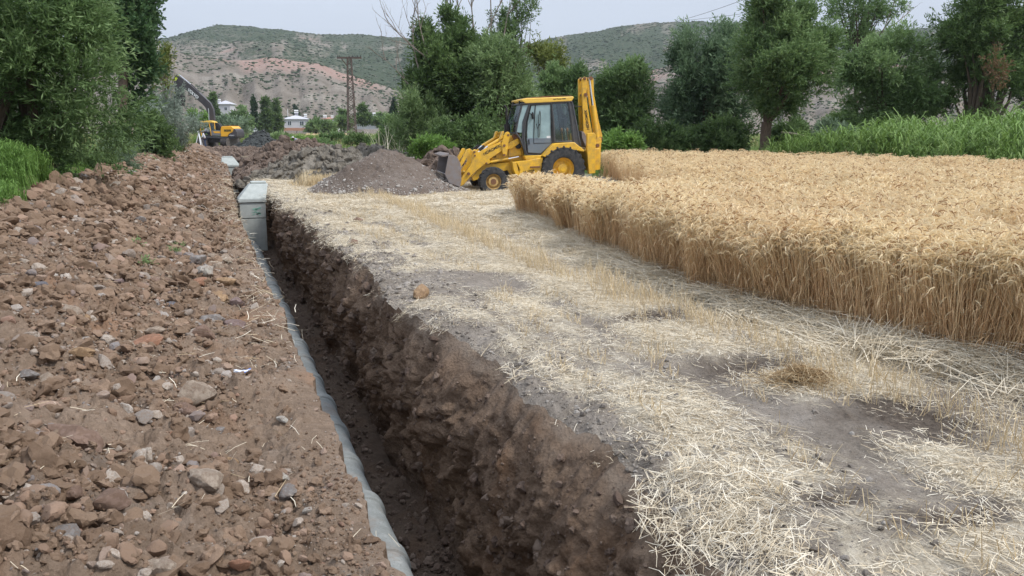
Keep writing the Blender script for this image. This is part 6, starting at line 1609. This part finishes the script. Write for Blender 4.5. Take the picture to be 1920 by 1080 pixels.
def person(label, loc, rz, J, shirt, cap):
    """J: joints in metres: pelvis, chest, neck, head, and for each side shoulder, elbow, hand, hip, knee, ankle, toe"""
    root = thing('person', label, 'person', loc, rz)
    V, Ed, R = [], [], []
    def add(p, r, par=None):
        V.append(p); R.append(r)
        if par is not None: Ed.append((par, len(V) - 1))
        return len(V) - 1
    pe = add(J['pelvis'], (.15, .11)); ch = add(J['chest'], (.165, .11), pe); nk = add(J['neck'], .055, ch)
    hd0 = add(tuple(J['neck'][i] * .45 + J['head'][i] * .55 for i in range(3)), .07, nk); add(J['head'], (.078, .095), hd0)
    for s in 'lr':
        sh = add(J['sh' + s], .065, ch); el = add(J['el' + s], .045, sh); ha = add(J['ha' + s], .032, el)
        dv = unit(np.array(J['ha' + s]) - np.array(J['el' + s])); palm = add(tuple(np.array(J['ha' + s]) + dv * .08), (.04, .018), ha)
        sdv = unit(np.cross(dv, [0.3, .9, .2]))
        for k, (o_, l_) in enumerate(((-.03, .07), (-.01, .08), (.01, .078), (.03, .06))):
            f1 = add(tuple(np.array(V[palm]) + sdv * o_ + dv * l_ * .6), .010, palm); add(tuple(np.array(V[f1]) + dv * l_ * .4 + np.array([0, 0, -.02])), .008, f1)
        add(tuple(np.array(J['ha' + s]) + dv * .05 + sdv * -.055), .011, ha)
        hp = add(J['hi' + s], .095, pe); kn = add(J['kn' + s], .062, hp); an = add(J['an' + s], .042, kn); add(J['to' + s], (.045, .03), an)
    skin_obj('body', V, Ed, R, m_skin, root)
    sv = [J['pelvis'], J['chest'], tuple(np.array(J['neck']) * .9 + np.array(J['chest']) * .1)]; se = [(0, 1), (1, 2)]; sr = [(.175, .135), (.19, .135), .075]
    for s in 'lr':
        i = len(sv); sv += [J['sh' + s], J['el' + s], tuple(np.array(J['el' + s]) * .3 + np.array(J['ha' + s]) * .7)]; se += [(1, i), (i, i + 1), (i + 1, i + 2)]; sr += [.085, .062, .048]
    skin_obj('shirt', sv, se, sr, shirt, root)
    tv = [tuple(np.array(J['pelvis']) + [0, 0, .02])]; te = []; tr2 = [(.17, .14)]
    for s in 'lr':
        i = len(tv); tv += [J['hi' + s], J['kn' + s], J['an' + s]]; te += [(0, i), (i, i + 1), (i + 1, i + 2)]; tr2 += [.115, .08, .06]
    skin_obj('trousers', tv, te, tr2, m_trou, root)
    h = Vector(J['head']); f = Vector(J.get('face', (1, 0, 0)))
    q = MB(); q.ball(h + Vector((0, 0, .045)) - f * .01, .102, 14, 8, (1, .95, .62)); q.box(h + f * .11 + Vector((0, 0, .03)), (.10, .12, .012)); q.build('cap', cap, root)
    q = MB(); q.ball(h + f * .085 - Vector((0, 0, .015)), .017, 6, 5)
    for sg in (-1, 1): q.ball(h + Vector((-f.y, f.x, 0)) * .088 * sg - Vector((0, 0, .01)), .022, 6, 5, (.6, .6, 1.2))
    q.build('nose_and_ears', m_skin, root)
    q = MB(); q.ball(h - f * .03, .092, 10, 7, (1, .95, .9)); q.build('hair', m_hair, root)
    return root
stand = dict(pelvis=(0, 0, .92), chest=(.10, 0, 1.28), neck=(.16, 0, 1.46), head=(.22, 0, 1.60), shl=(.13, .19, 1.38), ell=(.20, .25, 1.12), hal=(.36, .18, 1.0), shr=(.13, -.19, 1.38), elr=(.22, -.24, 1.12), har=(.38, -.15, 1.02),
             hil=(0, .1, .86), knl=(.05, .12, .48), anl=(0, .13, .08), tol=(.14, .15, .04), hir=(0, -.1, .86), knr=(.02, -.12, .48), anr=(-.08, -.13, .08), tor=(.06, -.15, .04))
x, y, _ = at(383, 84); person('man in white cap and pale shirt standing by the white tripod near the excavator', (x, y, .12 + gz(x, y) * 0), math.pi - YAW + .3, stand, m_shirt, m_cap)
crouch = dict(pelvis=(-.12, 0, .42), chest=(.16, 0, .72), neck=(.34, 0, .80), head=(.47, 0, .84), shl=(.24, .19, .74), ell=(.34, .22, .48), hal=(.48, .12, .28), shr=(.24, -.19, .74), elr=(.36, -.22, .48), har=(.50, -.10, .26),
              hil=(-.10, .12, .38), knl=(.25, .2, .52), anl=(.02, .18, .1), tol=(.16, .19, .04), hir=(-.10, -.12, .38), knr=(.25, -.2, .5), anr=(.0, -.18, .1), tor=(.14, -.19, .04))
x, y, _ = at(560, 62); person('crouching man in blue grey shirt and white cap behind the brown heaps', (x, y, zof(279, 62)), math.pi - YAW + .2, crouch, m_shirt2, m_cap)
sit = dict(pelvis=(0, 0, .30), chest=(.14, .05, .62), neck=(.26, .05, .74), head=(.36, .06, .82), shl=(.18, .24, .66), ell=(.36, .30, .45), hal=(.55, .25, .42), shr=(.18, -.14, .66), elr=(.36, -.2, .45), har=(.55, -.12, .45),
           hil=(0, .12, .26), knl=(.42, .15, .34), anl=(.48, .15, -.05), tol=(.6, .15, -.1), hir=(0, -.08, .26), knr=(.42, -.1, .34), anr=(.48, -.1, -.05), tor=(.6, -.1, -.1))
ex_m = Matrix.Translation(ex.location) @ Euler(ex.rotation_euler).to_matrix().to_4x4()
px_ = ex_m @ Vector((T(545, 0)[0], .75, T(0, 815)[1]))
person('driver in white shirt leaning forward in the open excavator cab', px_, math.pi - YAW, sit, m_shirt, m_hair)
# white tripod of poles
tx_, ty_, _ = at(372, 83); tz_ = .1
t = thing('white_tripod', 'white tripod of three poles set up on the bank left of the excavator', 'tripod', (tx_, ty_, tz_))
for (dx, dy, w_) in ((.62, -.5, .065), (-.72, -.2, .035), (.15, .75, .035)):
    q = MB(); q.tube([(0, 0, 1.52), (dx * .6 * math.cos(YAW) + dy * math.sin(YAW), -dx * .6 * math.sin(YAW) + dy * math.cos(YAW), -.05)], w_, 8); q.build('leg', M_white, t)
q = MB(); q.cyl((0, 0, 1.48), (0, 0, 1.58), .10, 12); q.box((0, 0, 1.66), (.22, .14, .14)); q.build('tripod_head', M_white, t)

# ------------------------------------------------------------------ lattice mast and wires
MF = 118.; mx_, my_, _ = at(660, MF)
mast = thing('lattice_mast', 'rusty steel lattice power mast with a crossarm standing before the village', 'power mast', (mx_, my_, 0), -YAW)
m_lat = plain('weathered lattice steel', (.09, .07, .065), .7, dirt=(.22, .14, .10), dirt_amt=.6)
Ht = zof(112, MF)
def w_at(z): return .62 - (.62 - .26) * z / Ht
q = MB()
for sx_ in (-1, 1):
    for sy_ in (-1, 1): q.tube([(sx_ * w_at(0), sy_ * w_at(0), 0), (sx_ * w_at(Ht), sy_ * w_at(Ht), Ht)], .065, 4)
q.build('mast_leg', m_lat, mast)
q = MB(); nb = 19
for k in range(nb):
    z0, z1 = Ht * k / nb, Ht * (k + 1) / nb; a, b_ = w_at(z0), w_at(z1); s_ = 1 if k % 2 else -1
    for (p0, p1) in (((-a, -a), (b_, -b_)), ((a, -a), (b_, b_)), ((a, a), (-b_, b_)), ((-a, a), (-b_, -b_))):
        P0, P1 = ((p0[0], p0[1], z0), (p1[0], p1[1], z1)) if s_ > 0 else ((-p1[0] * a / b_ if False else p0[0], p0[1], z1), (p1[0], p1[1], z0))
        q.tube([P0, P1], .045, 4)
    for (c0, c1) in (((-b_, -b_), (b_, -b_)), ((b_, -b_), (b_, b_))): q.tube([(*c0, z1), (*c1, z1)], .035, 4)
q.build('lacing', m_lat, mast)
q = MB(); q.box((0, 0, Ht - .1), (3.5, .2, .24)); q.tube([(-1.2, 0, Ht - .1), (-.28, 0, Ht - 1.3)], .07, 4); q.build('crossarm', m_lat, mast)
for xx in (-1.6, -1.35, 0, .5, 1.2, 1.6):
    q = MB(); q.lathe([(.0, 0), (.08, .02), (.05, .08), (.09, .12), (.05, .18), (.08, .22), (0, .27)], (xx, 0, Ht - .03), 10, 'z'); q.build('insulator', M_blk, mast)
for i, (a, b_, lb) in enumerate([((1200, 62), (1470, -22), 'thin power line crossing the sky left of the pollard crown'), ((1310, 44), (1640, -22), 'second thin power line running through the pollard crown to the top border')]):
    A_v = Vector((*at(a[0], 130)[:2], zof(a[1], 130))); B_v = Vector((*at(b_[0], 75)[:2], zof(b_[1], 75)))
    pts = [A_v.lerp(B_v, t) - Vector((0, 0, .5 * math.sin(math.pi * t))) for t in np.linspace(-.3, 1.3, 18)]
    q = MB(); q.tube(pts, .022, 4); o = q.build('power_line', M_blk); tag(o, lb, 'power line', 'power lines')

# ------------------------------------------------------------------ village
m_pale = plain('pale lilac plaster', (.52, .50, .53), .9, dirt=(.38, .36, .37), dirt_amt=.3, dirt_scale=.6)
m_stonew = plain('brown stone wall', (.20, .15, .13), .9, dirt=(.12, .09, .08), dirt_amt=.6, dirt_scale=1.5)
m_base = plain('reddish footing', (.42, .22, .15), .9); m_roofg = plain('pale metal roof', (.50, .50, .54), .6, dirt=(.35, .33, .33), dirt_amt=.4, dirt_scale=.8)
m_win = plain('dark window pane', (.06, .07, .085), .2, spec=.6); m_tank = plain('white water tank', (.8, .8, .8), .5, dirt_amt=.1)
m_redroof = plain('faded red roof', (.38, .20, .15), .9); m_barn = plain('corrugated pale roof', (.50, .47, .44), .7, dirt=(.28, .20, .16), dirt_amt=.7, dirt_scale=.5)
def solar(root, x, y, z, w=1.6):
    q = MB(); q.cyl((x - w / 2, y, z + 1.5), (x + w / 2, y, z + 1.5), .30, 12); q.cyl((x - w / 2, y, z + .75), (x + w / 2, y, z + .75), .28, 12); q.build('water_tank', m_tank, root)
    q = MB(); [q.cyl((x + s * w * .4, y + t_, z - .3), (x + s * w * .4, y + t_, z + 1.3), .05, 5) for s in (-1, 1) for t_ in (-.2, .2)]; q.box((x, y - .5, z + .2), (w * .8, .05, 1.2), (.5, 0, 0)); q.build('tank_stand', m_roofg, root)
def house(name, lb, px, F, w, d, h, roof_h, wall, roof, hip=True, rz=0., wins=(), z0=0., over=.5, footing=None, side=None):
    x, y, _ = at(px, F); t = thing(name, lb, 'building', (x, y, z0), -YAW + rz)
    q = MB(); q.box((0, d / 2, h / 2), (w, d, h)); q.build('wall', wall, t)
    if footing: q = MB(); q.box((0, d / 2 - .02, -.4), (w + .3, d + .3, 1.1)); q.build('footing', footing, t)
    if side: q = MB(); q.box((-w / 2 - .06, d / 2, h / 2 - .05), (.12, d - .1, h - .1)); q.build('side_wall', side, t)
    W2, D2 = w / 2 + over, d + over; rl = max(0, w / 2 - d / 2 - .2) if hip else W2
    A = [(-W2, -over, h + .003), (W2, -over, h + .003), (W2, D2, h + .003), (-W2, D2, h + .003), (-W2, -over, h + .25), (W2, -over, h + .25), (W2, D2, h + .25), (-W2, D2, h + .25), (-rl, d / 2, h + .25 + roof_h), (rl, d / 2, h + .25 + roof_h)]
    q = MB(); q._add(A, [(0, 3, 2, 1), (0, 1, 5, 4), (1, 2, 6, 5), (2, 3, 7, 6), (3, 0, 4, 7), (4, 5, 9, 8), (5, 6, 9), (6, 7, 8, 9), (7, 4, 8)]); q.build('roof', roof, t, smooth=False)
    for (wx_, wz_, ww, wh) in wins:
        q = MB(); q.box((wx_, -.03, wz_), (ww + .25, .10, wh + .25)); wd = q.build('window', M_white, t); q = MB(); q.box((wx_ - ww * .26, -.09, wz_), (ww * .44, .04, wh)); q.box((wx_ + ww * .26, -.09, wz_), (ww * .44, .04, wh)); q.build('pane', m_win, wd)
    return t
HF = 330.; 
hs = house('village_house', 'pale single storey house with hipped roof and two windows, largest in the village', 556, HF, 9.6, 8, 3.5, 1.4, m_pale, m_roofg, wins=((-2.6, 2.0, 1.4, 1.5), (2.2, 1.9, 1.5, 1.6)), z0=zof(240.5, HF) , footing=m_base, side=m_stonew, rz=.25)
solar(hs, .2, 6.0, 5.6, 1.7); solar(hs, 3.8, 5, 4.0, 1.3)
q = MB(); q.cyl((-3.2, 5, 3.5), (-3.2, 5, 7.8), .10, 6); q.build('chimney_pipe', M_white, hs)
t = house('tower_house', 'narrow white two storey little house with steep roof behind the excavator', 471, HF - 30, 2.4, 2.6, 4.6, 1.7, m_pale, m_roofg, wins=((-.3, 1.6, .8, .9),), z0=zof(243, HF - 30), over=.35)
q = MB(); q.box((-.4, -.9, 3.9), (2.2, 1.6, .12), (.35, 0, 0)); q.box((-.7, -.7, 2.3), (1.9, 1.4, .12), (.35, 0, 0)); q.build('awning', M_white, t)
q = MB(); q.cyl((0, 1.3, 6.0), (0, 1.3, 7.2), .10, 6); q.build('chimney_pipe', M_white, t)
h2 = house('village_house', 'whitish rooftop of the leftmost village house with a water tank on it', 422, HF + 40, 6, 7, 4.4, 1.6, m_pale, m_roofg, wins=((1., 2.5, 1.2, 1.2),), z0=zof(215, HF + 40)); solar(h2, -2.6, 2, 5.0, 1.4)
h3 = house('village_shed', 'low white roofed sheds right of the pale house', 592, HF - 10, 7, 5, 1.6, .6, M_white, M_white, z0=zof(243, HF - 10), footing=m_base)
h4 = house('village_shed', 'white walled shed with a leaning roof left of the lattice mast', 617, HF - 25, 5.5, 5, 1.5, .8, M_white, m_roofg, z0=zof(244, HF - 25), rz=-.2)
h5 = house('village_house', 'distant small house with two white roof tanks between house and mast', 622, HF + 60, 9, 6, 3.0, 1.0, m_pale, m_redroof, z0=zof(236, HF + 60)); solar(h5, -3.2, 1, 3.2, 1.6); solar(h5, .4, 1, 3.0, 1.5); solar(h5, 3.6, 1, 3.3, 1.7)
h6 = house('barn', 'long barn with streaky corrugated metal roof right of the mast', 694, HF - 60, 9.8, 7, 2.2, 1.5, m_pale, m_barn, hip=False, z0=zof(242, HF - 60), rz=-.12, wins=((-2.2, 1.2, 1.2, .9),)); solar(h6, .6, 3.5, 3.6, 1.1)
for k in range(22):
    xx = -5.1 + k * .485
    q = MB(); q.tube([(xx, -.42, 2.47), (xx, 3.45, 3.97)], .045, 4); q.build('roof_rib', m_barn, h6)
h7 = house('village_house', 'small house with faded red roof at the right end of the village', 736, HF - 40, 5.5, 5, 1.9, 1.2, m_pale, m_redroof, z0=zof(240, HF - 40))
for i, (px, F, zt, lb) in enumerate([(645, 300, 207, 'thin pale utility pole just left of the lattice mast'), (627, 320, 214, 'slanting utility pole between the village trees')]):
    x, y, _ = at(px, F); q = MB(); q.tube([(x, y, 0), (x, y, zof(zt, F))], .13, 6); o = q.build('utility_pole', plain('pale pole', (.4, .38, .35), .9)); tag(o, lb, 'pole')
# white van-like car parked by the tower house
x, y, _ = at(479, 290); z0 = zof(249, 290)
car = thing('parked_car', 'white car parked beside the little tower house', 'car', (x, y, z0), -YAW)
q = MB(); q.prism([(-2.2, .3), (2.2, .3), (2.25, .8), (1.9, 1.0), (1.1, 1.08), (.5, 1.5), (-1.3, 1.52), (-1.9, 1.05), (-2.25, .95)], 0, 1.7); q.build('body', M_white, car, .06)
q = MB(); q.prism([(-1.7, 1.05), (.95, 1.08), (.42, 1.42), (-1.22, 1.44)], -.01, 1.71); q.build('window', m_win, car)
for wx_ in (-1.4, 1.4):
    for wy_ in (.05, 1.65): q = MB(); q.cyl((wx_, wy_ - .1, .32), (wx_, wy_ + .1, .32), .32, 14); q.build('wheel', M_tyre, car)
# straw coloured plot seen between the bushes
x, y, _ = at(600, 150)
B2 = MB(); P = [at(565, 120), at(660, 120), at(650, 240), at(575, 240)]
B2._add([(p[0], p[1], .35 + (i > 1) * .6) for i, p in enumerate(P)] + [(p[0], p[1], -.4) for p in P], [(0, 1, 2, 3), (0, 4, 5, 1), (1, 5, 6, 2), (2, 6, 7, 3), (3, 7, 4, 0)])
o = B2.build('harvested_plot', plain('harvested plot', (.50, .36, .20), 1, dirt=(.42, .32, .2), dirt_scale=.3)); tag(o, kind='structure')

# ------------------------------------------------------------------ haze
hz = MB(); h_top = float(HZ.max()) + 12; hz.box((0, 300, (h_top - 8) / 2), (5600, 4200, h_top + 8)); hz = hz.build('haze', None, smooth=False)
m_hz = bpy.data.materials.new('haze'); m_hz.use_nodes = True; nt = m_hz.node_tree; nt.nodes.clear()
ho = nt.nodes.new('ShaderNodeOutputMaterial'); hv = nt.nodes.new('ShaderNodeVolumePrincipled')
hv.inputs['Density'].default_value = .00014; hv.inputs['Color'].default_value = (.86, .92, 1.0, 1); hv.inputs['Anisotropy'].default_value = .2
nt.links.new(hv.outputs[0], ho.inputs['Volume']); hz.data.materials.append(m_hz); tag(hz, kind='stuff')
hz['label'] = 'thin haze softening the far hills'
